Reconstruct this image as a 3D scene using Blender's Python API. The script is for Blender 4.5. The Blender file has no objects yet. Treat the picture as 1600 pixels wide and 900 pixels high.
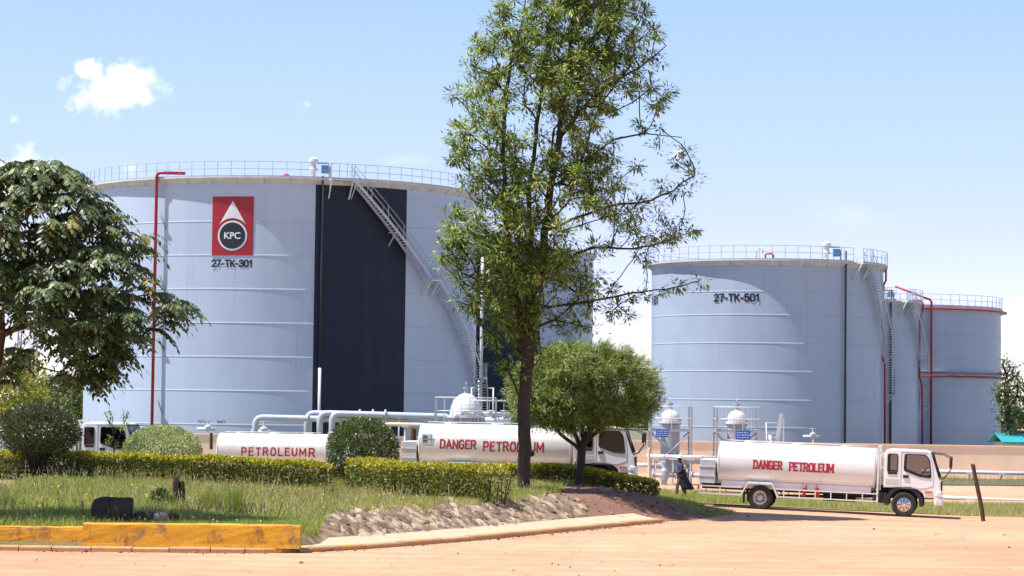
import bpy, bmesh, math, random
import numpy as np
from mathutils import Vector, Matrix

R = math.radians
rng = np.random.default_rng(7)
random.seed(7)
scene = bpy.context.scene
col = scene.collection

# ------------------------------------------------------------------ camera
F_PX, CAM_Z = 3800.0, 4.0
PITCH, ROLL = math.atan(185 / F_PX), R(0.7)
FWD = Vector((0, math.cos(PITCH), math.sin(PITCH)))
UP0 = Vector((0, -math.sin(PITCH), math.cos(PITCH)))
RT0 = Vector((1, 0, 0))
RT = RT0 * math.cos(ROLL) + UP0 * math.sin(ROLL)
UP = UP0 * math.cos(ROLL) - RT0 * math.sin(ROLL)
cam_data = bpy.data.cameras.new('camera')
cam = bpy.data.objects.new('camera', cam_data)
col.objects.link(cam)
cam.matrix_world = Matrix(((RT.x, UP.x, -FWD.x, 0), (RT.y, UP.y, -FWD.y, 0), (RT.z, UP.z, -FWD.z, CAM_Z), (0, 0, 0, 1)))
cam_data.sensor_width = 36
cam_data.lens = F_PX / 1600 * 36
cam_data.clip_start, cam_data.clip_end = 0.5, 20000
scene.camera = cam

# ------------------------------------------------------------------ light
SUN_EL = R(66)
SUN_H = Vector((-0.978, -0.208, 0)).normalized()
SUN_DIR = SUN_H * math.cos(SUN_EL) + Vector((0, 0, math.sin(SUN_EL)))
sd = bpy.data.lights.new('sun', 'SUN')
sd.energy, sd.angle, sd.color = 5.0, R(0.53), (1.0, 0.96, 0.9)
sun = bpy.data.objects.new('sun', sd)
col.objects.link(sun)
sun.rotation_euler = SUN_DIR.to_track_quat('Z', 'Y').to_euler()

scene.view_settings.view_transform = 'Standard'
scene.view_settings.look = 'None'
scene.view_settings.exposure = 0.62
scene.view_settings.gamma = 1
scene.view_settings.use_curve_mapping = False

def ray(px, py):
    d = FWD + RT * ((px - 800) / F_PX) + UP * ((450 - py) / F_PX)
    return d.normalized()
def at(px, py, Y):
    d = ray(px, py)
    return Vector((0, 0, CAM_Z)) + d * (Y / d.y)

world = bpy.data.worlds.new('World')
scene.world = world
world.use_nodes = True
wt = world.node_tree
wt.nodes.clear()
def wn(kind, **kw):
    n = wt.nodes.new(kind)
    for k, v in kw.items(): setattr(n, k, v)
    return n
def wm(op, a, b=None, c=None):
    n = wn('ShaderNodeMath', operation=op)
    for i, v in enumerate((a, b, c)):
        if v is None: continue
        if isinstance(v, (int, float)): n.inputs[i].default_value = v
        else: wt.links.new(v, n.inputs[i])
    return n.outputs[0]
sky = wn('ShaderNodeTexSky', sky_type='NISHITA', sun_disc=False)
sky.sun_elevation = SUN_EL
sky.sun_rotation = math.atan2(SUN_H.x, SUN_H.y)
sky.altitude, sky.air_density, sky.dust_density, sky.ozone_density = 2000, 1.0, 0.5, 1.8
tc = wn('ShaderNodeTexCoord')
dirv = tc.outputs['Generated']
def vdot(v):
    n = wn('ShaderNodeVectorMath', operation='DOT_PRODUCT')
    wt.links.new(dirv, n.inputs[0]); n.inputs[1].default_value = v
    return n.outputs['Value']
def cloud(px, py, rx, ry, scale, soft, amount, seed):
    """a cloud fixed in the sky at one compass direction, ragged by 3-D noise over direction"""
    c = ray(px, py)
    right = c.cross(Vector((0, 0, 1))).normalized(); up = right.cross(c).normalized()
    f = vdot(c)
    u = wm('DIVIDE', wm('DIVIDE', vdot(right), f), rx / F_PX)
    v = wm('DIVIDE', wm('DIVIDE', vdot(up), f), ry / F_PX)
    r = wm('SQRT', wm('ADD', wm('MULTIPLY', u, u), wm('MULTIPLY', v, v)))
    nz = wn('ShaderNodeTexNoise', noise_dimensions='4D')
    nz.inputs['Scale'].default_value = scale; nz.inputs['Detail'].default_value = 7
    nz.inputs['Roughness'].default_value = 0.58; nz.inputs['W'].default_value = seed
    wt.links.new(dirv, nz.inputs['Vector'])
    e = wm('SUBTRACT', wm('ADD', 1.0, wm('MULTIPLY', wm('SUBTRACT', nz.outputs['Fac'], 0.5), 3.4)), r)
    mr = wn('ShaderNodeMapRange', interpolation_type='SMOOTHSTEP')
    wt.links.new(e, mr.inputs['Value'])
    mr.inputs['From Min'].default_value = 0; mr.inputs['From Max'].default_value = soft
    mr.inputs['To Max'].default_value = amount
    front = wm('GREATER_THAN', f, 0.3)
    return wm('MULTIPLY', mr.outputs['Result'], front)
cl = None
for args in ((160, 143, 66, 42, 75, 0.85, 1.0, 1.3), (208, 140, 58, 38, 80, 0.95, 0.95, 4.1), (130, 108, 26, 22, 95, 0.7, 0.9, 2.2),
             (20, 272, 85, 40, 60, 0.8, 1.0, 3.3), (205, 262, 30, 20, 80, 1.3, 0.5, 5.0), (80, 575, 140, 70, 40, 1.2, 0.9, 6.0),
             (1625, 500, 75, 48, 50, 0.7, 0.95, 7.1), (20, 188, 12, 12, 120, 1.2, 0.5, 8.1), (480, 163, 9, 7, 150, 1.4, 0.4, 9.0),
             (1062, 240, 14, 10, 120, 1.3, 0.5, 9.5), (980, 580, 90, 110, 40, 1.6, 0.5, 10.2), (1350, 340, 150, 34, 45, 2.5, 0.22, 11.0),
             (640, 250, 80, 14, 45, 2.2, 0.22, 12.0)):
    m = cloud(*args)
    cl = m if cl is None else wm('MAXIMUM', cl, m)
mixc = wn('ShaderNodeMix', data_type='RGBA')
wt.links.new(cl, mixc.inputs['Factor'])
skyt = wn('ShaderNodeMix', data_type='RGBA', blend_type='MULTIPLY'); skyt.inputs['Factor'].default_value = 1.0
wt.links.new(sky.outputs['Color'], skyt.inputs['A'])
sep = wn('ShaderNodeSeparateXYZ'); wt.links.new(dirv, sep.inputs[0])
tint = wn('ShaderNodeValToRGB'); wt.links.new(wm('MULTIPLY', sep.outputs[2], 4.0), tint.inputs[0])   # clearer blue higher up, milkier towards the horizon
te_ = tint.color_ramp.elements
te_[0].position, te_[0].color = 0.10, (0.85, 0.715, 0.89, 1); te_[1].position, te_[1].color = 0.64, (0.99, 0.905, 0.90, 1)
for p_, c_ in ((0.31, (0.88, 0.735, 0.90, 1)), (0.50, (0.965, 0.86, 0.90, 1))):
    e_ = te_.new(p_); e_.color = c_
wt.links.new(tint.outputs[0], skyt.inputs['B'])
wt.links.new(skyt.outputs['Result'], mixc.inputs['A'])
mixc.inputs['B'].default_value = (6.6, 6.7, 6.9, 1)
bg = wn('ShaderNodeBackground')
bg.inputs['Strength'].default_value = 0.139
wt.links.new(mixc.outputs['Result'], bg.inputs['Color'])
wo = wn('ShaderNodeOutputWorld')
wt.links.new(bg.outputs[0], wo.inputs['Surface'])

# ------------------------------------------------------------------ materials
MATS = {}
class N:
    def __init__(s, name):
        s.m = bpy.data.materials.new(name); s.m.use_nodes = True
        s.t = s.m.node_tree; s.b = s.t.nodes['Principled BSDF']; s.out = s.t.nodes['Material Output']
        s.tc = s.t.nodes.new('ShaderNodeTexCoord')
    def set(s, **kw):
        for k, v in kw.items(): s.b.inputs[k.replace('_', ' ')].default_value = v
        return s
    def link(s, a, b): s.t.links.new(a, b)
    def map(s, scale=(1, 1, 1), space='Object'):
        n = s.t.nodes.new('ShaderNodeMapping'); n.inputs['Scale'].default_value = scale
        s.link(s.tc.outputs[space], n.inputs['Vector']); return n.outputs[0]
    def noise(s, scale, detail=4, rough=0.55, vec=None, dist=0):
        n = s.t.nodes.new('ShaderNodeTexNoise'); n.inputs['Scale'].default_value = scale
        n.inputs['Detail'].default_value = detail; n.inputs['Roughness'].default_value = rough; n.inputs['Distortion'].default_value = dist
        s.link(vec or s.tc.outputs['Object'], n.inputs['Vector']); return n.outputs['Fac']
    def ramp(s, fac, stops):
        n = s.t.nodes.new('ShaderNodeValToRGB'); el = n.color_ramp.elements
        while len(el) < len(stops): el.new(0.5)
        for e, (p, c) in zip(el, stops):
            e.position = p; e.color = (c[0], c[1], c[2], 1) if not isinstance(c, float) else (c, c, c, 1)
        s.link(fac, n.inputs[0]); return n.outputs[0]
    def mix(s, fac, a, b, mode='MIX'):
        n = s.t.nodes.new('ShaderNodeMix'); n.data_type = 'RGBA'; n.blend_type = mode
        for v, k in ((fac, 'Factor'), (a, 'A'), (b, 'B')):
            i = n.inputs[k] if k != 'Factor' else n.inputs[0]
            if isinstance(v, (int, float)): i.default_value = v
            elif isinstance(v, tuple): i.default_value = (*v[:3], 1)
            else: s.link(v, i)
        return n.outputs['Result']
    def col(s, c):
        s.link(c, s.b.inputs['Base Color']); return s
    def bump(s, fac, strength=0.3, dist=0.05):
        n = s.t.nodes.new('ShaderNodeBump'); n.inputs['Strength'].default_value = strength; n.inputs['Distance'].default_value = dist
        s.link(fac, n.inputs['Height']); s.link(n.outputs[0], s.b.inputs['Normal']); return s

def paint(name, c, rough=0.45, var=0.12, scale=1.5, metal=0.0, coat=0.0, dirt=None, dirt_amt=0.35, streak=False):
    n = N(name).set(Roughness=rough, Metallic=metal, Coat_Weight=coat, Coat_Roughness=0.12)
    f = n.noise(scale, 6, 0.6, n.map((1, 1, 0.25)) if streak else None)
    lo = tuple(x * (1 - var) for x in c); hi = tuple(min(1, x * (1 + var * 0.6)) for x in c)
    cc = n.ramp(f, [(0.3, lo), (0.7, hi)])
    if dirt:
        g = n.ramp(n.noise(scale * 2.7, 8, 0.7), [(0.52, 0.0), (0.72, 1.0)])
        mm = n.t.nodes.new('ShaderNodeMath'); mm.operation = 'MULTIPLY'; mm.inputs[1].default_value = dirt_amt
        n.link(g, mm.inputs[0]); cc = n.mix(mm.outputs[0], cc, dirt)
    n.col(cc)
    MATS[name] = n.m
    return n

def leafmat(name, trans=0.3, rough=0.45):
    n = N(name).set(Roughness=rough)
    a = n.t.nodes.new('ShaderNodeAttribute'); a.attribute_name = 'tint'
    n.col(a.outputs['Color'])
    tr = n.t.nodes.new('ShaderNodeBsdfTranslucent')
    hs = n.t.nodes.new('ShaderNodeHueSaturation'); hs.inputs['Saturation'].default_value = 1.15; hs.inputs['Value'].default_value = 1.4
    n.link(a.outputs['Color'], hs.inputs['Color']); n.link(hs.outputs[0], tr.inputs['Color'])
    mx = n.t.nodes.new('ShaderNodeMixShader'); mx.inputs[0].default_value = trans
    n.link(n.b.outputs[0], mx.inputs[1]); n.link(tr.outputs[0], mx.inputs[2]); n.link(mx.outputs[0], n.out.inputs['Surface'])
    MATS[name] = n.m
leafmat('leaf', 0.26, 0.5); leafmat('glossy_leaf', 0.2, 0.42); leafmat('grass_blade', 0.42, 0.6)

# tank shell: pale aluminium-grey paint with rain streaks and blotches
for nm_, k_ in (('tank_grey', (0.955, 1.07, 1.13)), ('tank_pale', (1.06, 1.20, 1.26))):
  n = N(nm_).set(Roughness=0.42)
  q_ = lambda *c: tuple(a * b for a, b in zip(c, k_))
  st = n.noise(1.2, 6, 0.6, n.map((1, 1, 0.06)))
  bl = n.noise(0.18, 5, 0.6)
  c = n.mix(st, q_(0.385, 0.41, 0.50), q_(0.465, 0.49, 0.575))
  c = n.mix(n.ramp(bl, [(0.35, 0.0), (0.75, 0.5)]), c, q_(0.50, 0.515, 0.58))
  # plates laid round the drum, each a touch different, with fine upright welds; rain streaks; dust at the foot
  sx = n.t.nodes.new('ShaderNodeSeparateXYZ'); n.link(n.tc.outputs['Object'], sx.inputs[0])
  def mth(op, a, b=None):
    m_ = n.t.nodes.new('ShaderNodeMath'); m_.operation = op
    for i_, v_ in enumerate((a, b)):
      if v_ is None: continue
      if isinstance(v_, (int, float)): m_.inputs[i_].default_value = v_
      else: n.link(v_, m_.inputs[i_])
    return m_.outputs[0]
  cx_ = n.t.nodes.new('ShaderNodeCombineXYZ'); n.link(mth('MULTIPLY', mth('ARCTAN2', sx.outputs[0], sx.outputs[1]), 12.0), cx_.inputs[0]); n.link(sx.outputs[2], cx_.inputs[1])
  bk = n.t.nodes.new('ShaderNodeTexBrick'); n.link(cx_.outputs[0], bk.inputs['Vector']); bk.offset = 0.37
  bk.inputs['Color1'].default_value = (1, 1, 1, 1); bk.inputs['Color2'].default_value = (0.93, 0.94, 0.955, 1); bk.inputs['Mortar'].default_value = (0.84, 0.85, 0.87, 1)
  for kk_, v_ in (('Scale', 1.0), ('Mortar Size', 0.02), ('Mortar Smooth', 0.6), ('Brick Width', 6.3), ('Row Height', 2.44)): bk.inputs[kk_].default_value = v_
  c = n.mix(1.0, c, bk.outputs['Color'], 'MULTIPLY')
  mp_ = n.t.nodes.new('ShaderNodeMapping'); mp_.inputs['Scale'].default_value = (1.6, 0.05, 1); n.link(cx_.outputs[0], mp_.inputs[0])
  run = n.ramp(n.noise(1.0, 7, 0.72, mp_.outputs[0]), [(0.56, 0.0), (0.74, 0.55)])
  c = n.mix(run, c, q_(0.30, 0.31, 0.35))
  dust = n.t.nodes.new('ShaderNodeMapRange'); n.link(mth('ADD', sx.outputs[2], mth('MULTIPLY', n.noise(0.6, 6, 0.7), -2.2)), dust.inputs[0]); dust.inputs['From Min'].default_value = -0.4; dust.inputs['From Max'].default_value = 2.6; dust.inputs['To Min'].default_value = 0.30; dust.inputs['To Max'].default_value = 0.0
  c = n.mix(dust.outputs[0], c, (0.46, 0.38, 0.31))
  n.col(c).bump(n.noise(0.9, 3, 0.5), 0.15, 0.03); MATS[nm_] = n.m
n = N('tank_navy').set(Roughness=0.45, Specular_IOR_Level=0.3)
c = n.mix(n.noise(0.35, 6, 0.6), (0.004, 0.009, 0.026), (0.009, 0.017, 0.042))
c = n.mix(n.ramp(n.noise(0.9, 5, 0.6, n.map((1, 1, 0.05))), [(0.5, 0.0), (0.8, 0.35)]), c, (0.035, 0.045, 0.06))
n.col(c); MATS['tank_navy'] = n.m
paint('rim_cream', (0.64, 0.64, 0.66), 0.6, 0.15)
paint('steel_white', (0.68, 0.70, 0.72), 0.45, 0.1, 2, dirt=(0.4, 0.34, 0.28), dirt_amt=0.25)
paint('pipe_grey', (0.47, 0.52, 0.61), 0.45, 0.12, 2, dirt=(0.4, 0.36, 0.32), dirt_amt=0.3)
paint('steel_grey', (0.38, 0.41, 0.46), 0.45, 0.15, 3)
paint('stair_steel', (0.55, 0.56, 0.60), 0.5, 0.15, 3)
paint('rail_grey', (0.42, 0.46, 0.52), 0.4, 0.15, 3)
paint('dark_metal', (0.03, 0.033, 0.04), 0.5, 0.2, 3)
paint('pipe_red', (0.40, 0.018, 0.028), 0.4, 0.15, 2)
paint('sign_red', (0.36, 0.012, 0.022), 0.45, 0.06, 1)
paint('sign_white', (0.72, 0.74, 0.78), 0.45, 0.05, 1)
paint('sign_navy', (0.010, 0.017, 0.032), 0.45, 0.1, 1)
paint('number_black', (0.008, 0.008, 0.012), 0.5, 0.1, 2)
paint('sign_blue', (0.03, 0.12, 0.55), 0.4, 0.1, 3)
paint('blue_box', (0.06, 0.22, 0.42), 0.45, 0.1, 3)
paint('letter_red', (0.50, 0.012, 0.025), 0.45, 0.1, 5)
paint('truck_white', (0.87, 0.87, 0.88), 0.3, 0.04, 1.2, coat=0.5, dirt=(0.55, 0.40, 0.28), dirt_amt=0.12)
paint('barrel_white', (0.84, 0.83, 0.82), 0.32, 0.04, 0.8, metal=0.0, coat=0.7, dirt=(0.60, 0.47, 0.36), dirt_amt=0.26, streak=True)
paint('rail_white', (0.78, 0.77, 0.74), 0.45, 0.08, 3, dirt=(0.45, 0.3, 0.2), dirt_amt=0.3)
paint('chassis_black', (0.018, 0.017, 0.016), 0.6, 0.3, 4, dirt=(0.16, 0.09, 0.05), dirt_amt=0.3)
paint('tyre_rubber', (0.022, 0.021, 0.02), 0.8, 0.2, 6, dirt=(0.2, 0.11, 0.06), dirt_amt=0.35)
paint('wheel_steel', (0.55, 0.53, 0.5), 0.35, 0.2, 6, metal=0.5, dirt=(0.25, 0.14, 0.08), dirt_amt=0.5)
paint('chrome', (0.7, 0.7, 0.7), 0.15, 0.03, 4, metal=1.0)
paint('lamp_amber', (0.7, 0.22, 0.02), 0.2, 0.05, 4)
paint('lamp_glass', (0.75, 0.76, 0.76), 0.12, 0.04, 4, coat=0.6)
paint('seat_pink', (0.62, 0.34, 0.32), 0.8, 0.1, 5)
paint('box_galvanised', (0.62, 0.63, 0.63), 0.45, 0.12, 3)
paint('wall_peach', (0.86, 0.69, 0.51), 0.85, 0.10, 0.6, dirt=(0.68, 0.51, 0.36), dirt_amt=0.4, streak=True)
paint('roof_teal', (0.03, 0.33, 0.36), 0.5, 0.1, 1)
paint('bark_grey', (0.048, 0.035, 0.028), 0.9, 0.35, 5)
MATS['bark_grey'].node_tree.nodes['Principled BSDF']
paint('bark_red', (0.085, 0.042, 0.030), 0.9, 0.35, 4)
paint('post_wood', (0.10, 0.048, 0.026), 0.85, 0.3, 5)
paint('stump_wood', (0.055, 0.040, 0.030), 0.9, 0.4, 6)
paint('skin', (0.055, 0.03, 0.02), 0.55, 0.08, 8)
paint('cloth_navy', (0.018, 0.018, 0.042), 0.85, 0.2, 12)
paint('cloth_violet', (0.06, 0.055, 0.17), 0.85, 0.2, 12)
paint('cloth_khaki', (0.17, 0.11, 0.07), 0.85, 0.2, 12)
paint('helmet_white', (0.8, 0.8, 0.78), 0.3, 0.03, 4)
paint('paper_white', (0.75, 0.75, 0.72), 0.7, 0.03, 4)
# chrome bark bump
for nm in ('bark_grey', 'bark_red', 'post_wood', 'stump_wood'):
    t = MATS[nm].node_tree; b = t.nodes['Principled BSDF']
    tcn = t.nodes.new('ShaderNodeTexCoord'); mp = t.nodes.new('ShaderNodeMapping'); mp.inputs['Scale'].default_value = (14, 14, 2.2)
    nz = t.nodes.new('ShaderNodeTexNoise'); nz.inputs['Scale'].default_value = 1; nz.inputs['Detail'].default_value = 6
    bp = t.nodes.new('ShaderNodeBump'); bp.inputs['Strength'].default_value = 0.9; bp.inputs['Distance'].default_value = 0.04
    t.links.new(tcn.outputs['Object'], mp.inputs[0]); t.links.new(mp.outputs[0], nz.inputs['Vector']); t.links.new(nz.outputs['Fac'], bp.inputs['Height']); t.links.new(bp.outputs[0], b.inputs['Normal'])
# yellow kerb paint worn to concrete
def worn_yellow(name, wear, s=1.0, stain=((0.20, 0.085, 0.025), (0.42, 0.23, 0.10))):
    n = N(name).set(Roughness=0.75)
    c = n.mix(n.noise(2.2 * s, 6, 0.65), (0.60, 0.26, 0.012), (0.74, 0.39, 0.02))
    d = n.ramp(n.noise(1.3 * s, 9, 0.72, None, 0.6), [(0.56 - wear * 0.3, 0.0), (0.66 - wear * 0.25, 1.0)])
    e = n.mix(n.noise(5 * s, 5, 0.6), *stain)
    g = n.ramp(n.noise(2.4, 7, 0.7, n.map((1, 1, 0.5))), [(0.56, 0.0), (0.68, 0.75)]); c = n.mix(g, c, (0.22, 0.085, 0.02))
    n.col(n.mix(d, c, e)).bump(n.noise(9, 8, 0.7), 0.6, 0.03); MATS[name] = n.m
worn_yellow('block_yellow', 0.12); worn_yellow('kerb_yellow', 0.72, 0.9, ((0.40, 0.19, 0.075), (0.60, 0.36, 0.2)))
# red laterite dust
n = N('laterite').set(Roughness=0.95)
big = n.noise(0.11, 6, 0.6); mid = n.noise(0.9, 8, 0.65); fine = n.noise(9, 6, 0.7)
trk = n.noise(1.0, 5, 0.6, n.map((0.12, 1.1, 1)))
c = n.mix(n.ramp(big, [(0.38, 0.0), (0.60, 1.0)]), (0.50, 0.265, 0.15), (0.63, 0.375, 0.225))
c = n.mix(n.ramp(trk, [(0.42, 0.0), (0.66, 0.55)]), c, (0.68, 0.44, 0.285))
c = n.mix(n.ramp(mid, [(0.48, 0.0), (0.68, 0.62)]), c, (0.46, 0.24, 0.13))
wv = n.t.nodes.new('ShaderNodeTexWave'); wv.wave_type = 'BANDS'; wv.bands_direction = 'Y'; wv.inputs['Scale'].default_value = 0.16; wv.inputs['Distortion'].default_value = 7.0; wv.inputs['Detail'].default_value = 3; wv.inputs['Detail Scale'].default_value = 0.35
n.link(n.map((0.18, 1, 1)), wv.inputs['Vector'])
tyre = n.ramp(wv.outputs['Fac'], [(0.66, 0.0), (0.92, 0.36)])
c = n.mix(tyre, c, (0.48, 0.255, 0.145))
c = n.mix(n.ramp(fine, [(0.58, 0.0), (0.74, 0.42)]), c, (0.36, 0.19, 0.11))
n.col(c).bump(n.noise(4, 10, 0.8), 0.8, 0.10); MATS['laterite'] = n.m
n = N('red_soil').set(Roughness=0.95)
c = n.mix(n.noise(1.6, 9, 0.7), (0.20, 0.085, 0.05), (0.40, 0.215, 0.14))
n.col(c).bump(n.noise(6, 9, 0.75), 1.0, 0.15); MATS['red_soil'] = n.m
n = N('turf_soil').set(Roughness=0.95)
c = n.mix(n.noise(0.7, 9, 0.7), (0.15, 0.14, 0.05), (0.28, 0.24, 0.10))
n.col(c).bump(n.noise(6, 8, 0.7), 0.8, 0.1); MATS['turf_soil'] = n.m
n = N('bank_mortar').set(Roughness=0.95)
c = n.mix(n.ramp(n.noise(2.6, 9, 0.75), [(0.36, 0.0), (0.60, 1.0)]), (0.17, 0.10, 0.06), (0.60, 0.43, 0.29))
n.col(c).bump(n.noise(4, 9, 0.8), 1.0, 0.3); MATS['bank_mortar'] = n.m
n = N('added_bund_ground').set(Roughness=0.95)
c = n.mix(n.noise(0.25, 8, 0.7), (0.10, 0.105, 0.05), (0.20, 0.18, 0.12))
n.col(c).bump(n.noise(5, 8, 0.75), 0.8, 0.08); MATS['added_bund_ground'] = n.m
n = N('apron_concrete').set(Roughness=0.95)
n.col(n.mix(n.noise(2.2, 8, 0.7), (0.48, 0.33, 0.21), (0.68, 0.50, 0.35))).bump(n.noise(6, 8, 0.75), 0.6, 0.08); MATS['apron_concrete'] = n.m
n = N('bank_stone').set(Roughness=0.9)
a = n.t.nodes.new('ShaderNodeAttribute'); a.attribute_name = 'tint'
c = n.mix(n.noise(3.5, 8, 0.7), (0.45, 0.45, 0.45), (1, 1, 1))
n.col(n.mix(1.0, a.outputs['Color'], c, 'MULTIPLY')).bump(n.noise(7, 8, 0.7), 0.7, 0.06); MATS['bank_stone'] = n.m
n = N('dark_ground').set(Roughness=0.95)
n.col(n.mix(n.noise(2.0, 9, 0.75), (0.05, 0.045, 0.035), (0.19, 0.165, 0.11))).bump(n.noise(6, 8, 0.75), 1.0, 0.1); MATS['dark_ground'] = n.m
# tinted cab glass: see-through and reflecting
def glass(name, tint, mixf):
    n = N(name).set(Roughness=0.05, Base_Color=(0.01, 0.012, 0.015, 1), Specular_IOR_Level=0.6)
    tr = n.t.nodes.new('ShaderNodeBsdfTransparent'); tr.inputs[0].default_value = (*tint, 1)
    mx = n.t.nodes.new('ShaderNodeMixShader'); mx.inputs[0].default_value = mixf
    n.link(n.b.outputs[0], mx.inputs[1]); n.link(tr.outputs[0], mx.inputs[2]); n.link(mx.outputs[0], n.out.inputs['Surface']); MATS[name] = n.m
glass('cab_glass', (0.86, 0.86, 0.88), 0.82); glass('cab_glass_dark', (0.2, 0.21, 0.23), 0.4)

# ------------------------------------------------------------------ mesh helpers
def tag(o, label=None, cat=None, group=None, kind=None):
    if label: o['label'] = label
    if cat: o['category'] = cat
    if group: o['group'] = group
    if kind: o['kind'] = kind
    return o
def empty(name, loc, label=None, cat=None, group=None, rot=(0, 0, 0)):
    o = bpy.data.objects.new(name, None); o.empty_display_size = 0.3
    o.location = loc; o.rotation_euler = rot; col.objects.link(o)
    return tag(o, label, cat, group)
def copy_tree(o, parent=None):
    c = o.copy(); col.objects.link(c); c.parent = parent
    for ch in list(o.children): copy_tree(ch, c)
    return c

class MB:
    def __init__(s): s.v = []; s.f = []; s.sm = []; s.marks = []
    def cut(s): s.marks.append((len(s.v), len(s.f))); return s
    def build_each(s, name, mat, parent=None, off=None):
        """one object for each stretch between cut() calls"""
        mk = [m for m in s.marks if m != (0, 0)]; mk = [(0, 0)] + mk + [(len(s.v), len(s.f))]; out = []
        for (v0, f0), (v1, f1) in zip(mk[:-1], mk[1:]):
            if f1 == f0: continue
            p = MB(); p.v = s.v[v0:v1]; p.f = [tuple(i - v0 for i in f) for f in s.f[f0:f1]]; p.sm = s.sm[f0:f1]; out.append(p.build(name, mat, parent, off))
        return out
    def add(s, verts, faces, smooth=False, M=None):
        k = len(s.v)
        for p in verts:
            p = Vector(p)
            s.v.append(tuple(M @ p) if M is not None else tuple(p))
        for f in faces: s.f.append(tuple(i + k for i in f)); s.sm.append(smooth)
        return s
    def box(s, c, size, rot=None, bev=0.0):
        x, y, z = (d / 2 for d in size)
        M = Matrix.Translation(Vector(c)) @ (rot.to_4x4() if rot is not None else Matrix())
        if bev <= 0:
            vs = [(i * x, j * y, k * z) for i in (-1, 1) for j in (-1, 1) for k in (-1, 1)]
            return s.add(vs, [(0, 1, 3, 2), (4, 6, 7, 5), (0, 4, 5, 1), (2, 3, 7, 6), (0, 2, 6, 4), (1, 5, 7, 3)], False, M)
        bm = bmesh.new(); bmesh.ops.create_cube(bm, size=1)
        for v in bm.verts: v.co = Vector((v.co.x * size[0], v.co.y * size[1], v.co.z * size[2]))
        bmesh.ops.bevel(bm, geom=bm.edges[:], offset=bev, segments=2, affect='EDGES', profile=0.5)
        bm.verts.index_update()
        s.add([v.co.copy() for v in bm.verts], [[v.index for v in f.verts] for f in bm.faces], False, M); bm.free(); return s
    def tube(s, pts, r, n=6, caps=True, smooth=True):
        pts = [Vector(p) for p in pts]
        rs = r if isinstance(r, (list, tuple)) else [r] * len(pts)
        vs, fs = [], []
        t0 = (pts[1] - pts[0]).normalized()
        a = t0.cross(Vector((0, 0, 1)))
        if a.length < 0.05: a = t0.cross(Vector((0, 1, 0)))
        a.normalize()
        for i, p in enumerate(pts):
            t = (pts[min(i + 1, len(pts) - 1)] - pts[max(i - 1, 0)])
            t = t.normalized() if t.length > 1e-9 else t0
            a = (a - t * a.dot(t)).normalized(); b = t.cross(a)
            k = rs[i]
            if 0 < i < len(pts) - 1:
                d1 = (pts[i] - pts[i - 1]).normalized(); d2 = (pts[i + 1] - pts[i]).normalized()
                k = rs[i] / max(0.5, math.sqrt(max(0.0, (1 + d1.dot(d2)) / 2)))
            for j in range(n):
                q = 2 * math.pi * (j + 0.5) / n
                vs.append(p + a * (k * math.cos(q)) + b * (k * math.sin(q)))
        for i in range(len(pts) - 1):
            for j in range(n):
                fs.append((i * n + j, i * n + (j + 1) % n, (i + 1) * n + (j + 1) % n, (i + 1) * n + j))
        if caps:
            fs.append(tuple(range(n - 1, -1, -1))); fs.append(tuple((len(pts) - 1) * n + j for j in range(n)))
        return s.add(vs, fs, smooth and n > 4)
    def lathe(s, prof, n=24, M=None, smooth=True, close=True):
        """profile [(r, z)] turned about z; each band has its own vertices so edges stay crisp"""
        for (r0, z0), (r1, z1) in zip(prof[:-1], prof[1:]):
            vs = [(r0 * math.cos(2 * math.pi * j / n), r0 * math.sin(2 * math.pi * j / n), z0) for j in range(n)]
            vs += [(r1 * math.cos(2 * math.pi * j / n), r1 * math.sin(2 * math.pi * j / n), z1) for j in range(n)]
            s.add(vs, [(j, (j + 1) % n, n + (j + 1) % n, n + j) for j in range(n)], smooth, M)
        return s
    def prism(s, poly, y0, y1):
        """polygon in x,z pushed along y"""
        k = len(poly)
        vs = [(x, y0, z) for x, z in poly] + [(x, y1, z) for x, z in poly]
        fs = [tuple(range(k)), tuple(range(2 * k - 1, k - 1, -1))] + [(i, k + i, k + (i + 1) % k, (i + 1) % k) for i in range(k)]
        return s.add(vs, fs)
    def build(s, name, mat, parent=None, off=None, label=None):
        me = bpy.data.meshes.new(name)
        vs = s.v if off is None else [(x - off[0], y - off[1], z - off[2]) for x, y, z in s.v]
        me.from_pydata(vs, [], s.f); me.polygons.foreach_set('use_smooth', s.sm)
        me.materials.append(MATS[mat]); me.update()
        o = bpy.data.objects.new(name, me); col.objects.link(o)
        if parent is not None: o.parent = parent
        if label: o['label'] = label
        return o

def quads_object(name, V, nper, mat, tint=None, parent=None, off=None):
    """V (N, nper, 3) numpy polygons -> one mesh; tint (N,3)"""
    n = len(V); me = bpy.data.meshes.new(name)
    P = V.reshape(-1, 3).astype(np.float32)
    if off is not None: P = P - np.array(off, np.float32)
    me.vertices.add(n * nper); me.vertices.foreach_set('co', P.ravel())
    me.loops.add(n * nper); me.loops.foreach_set('vertex_index', np.arange(n * nper, dtype=np.int32))
    me.polygons.add(n); me.polygons.foreach_set('loop_start', np.arange(0, n * nper, nper, dtype=np.int32))
    try: me.polygons.foreach_set('loop_total', np.full(n, nper, dtype=np.int32))
    except Exception: pass
    if tint is not None:
        a = me.attributes.new('tint', 'FLOAT_COLOR', 'POINT')
        c = np.ones((n, nper, 4), np.float32); c[:, :, :3] = tint[:, None, :]
        a.data.foreach_set('color', c.ravel())
    me.materials.append(MATS[mat]); me.update(calc_edges=True); me.validate()
    o = bpy.data.objects.new(name, me); col.objects.link(o)
    if parent is not None: o.parent = parent
    return o
def unit(a): return a / np.maximum(np.linalg.norm(a, axis=-1, keepdims=True), 1e-9)
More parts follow.
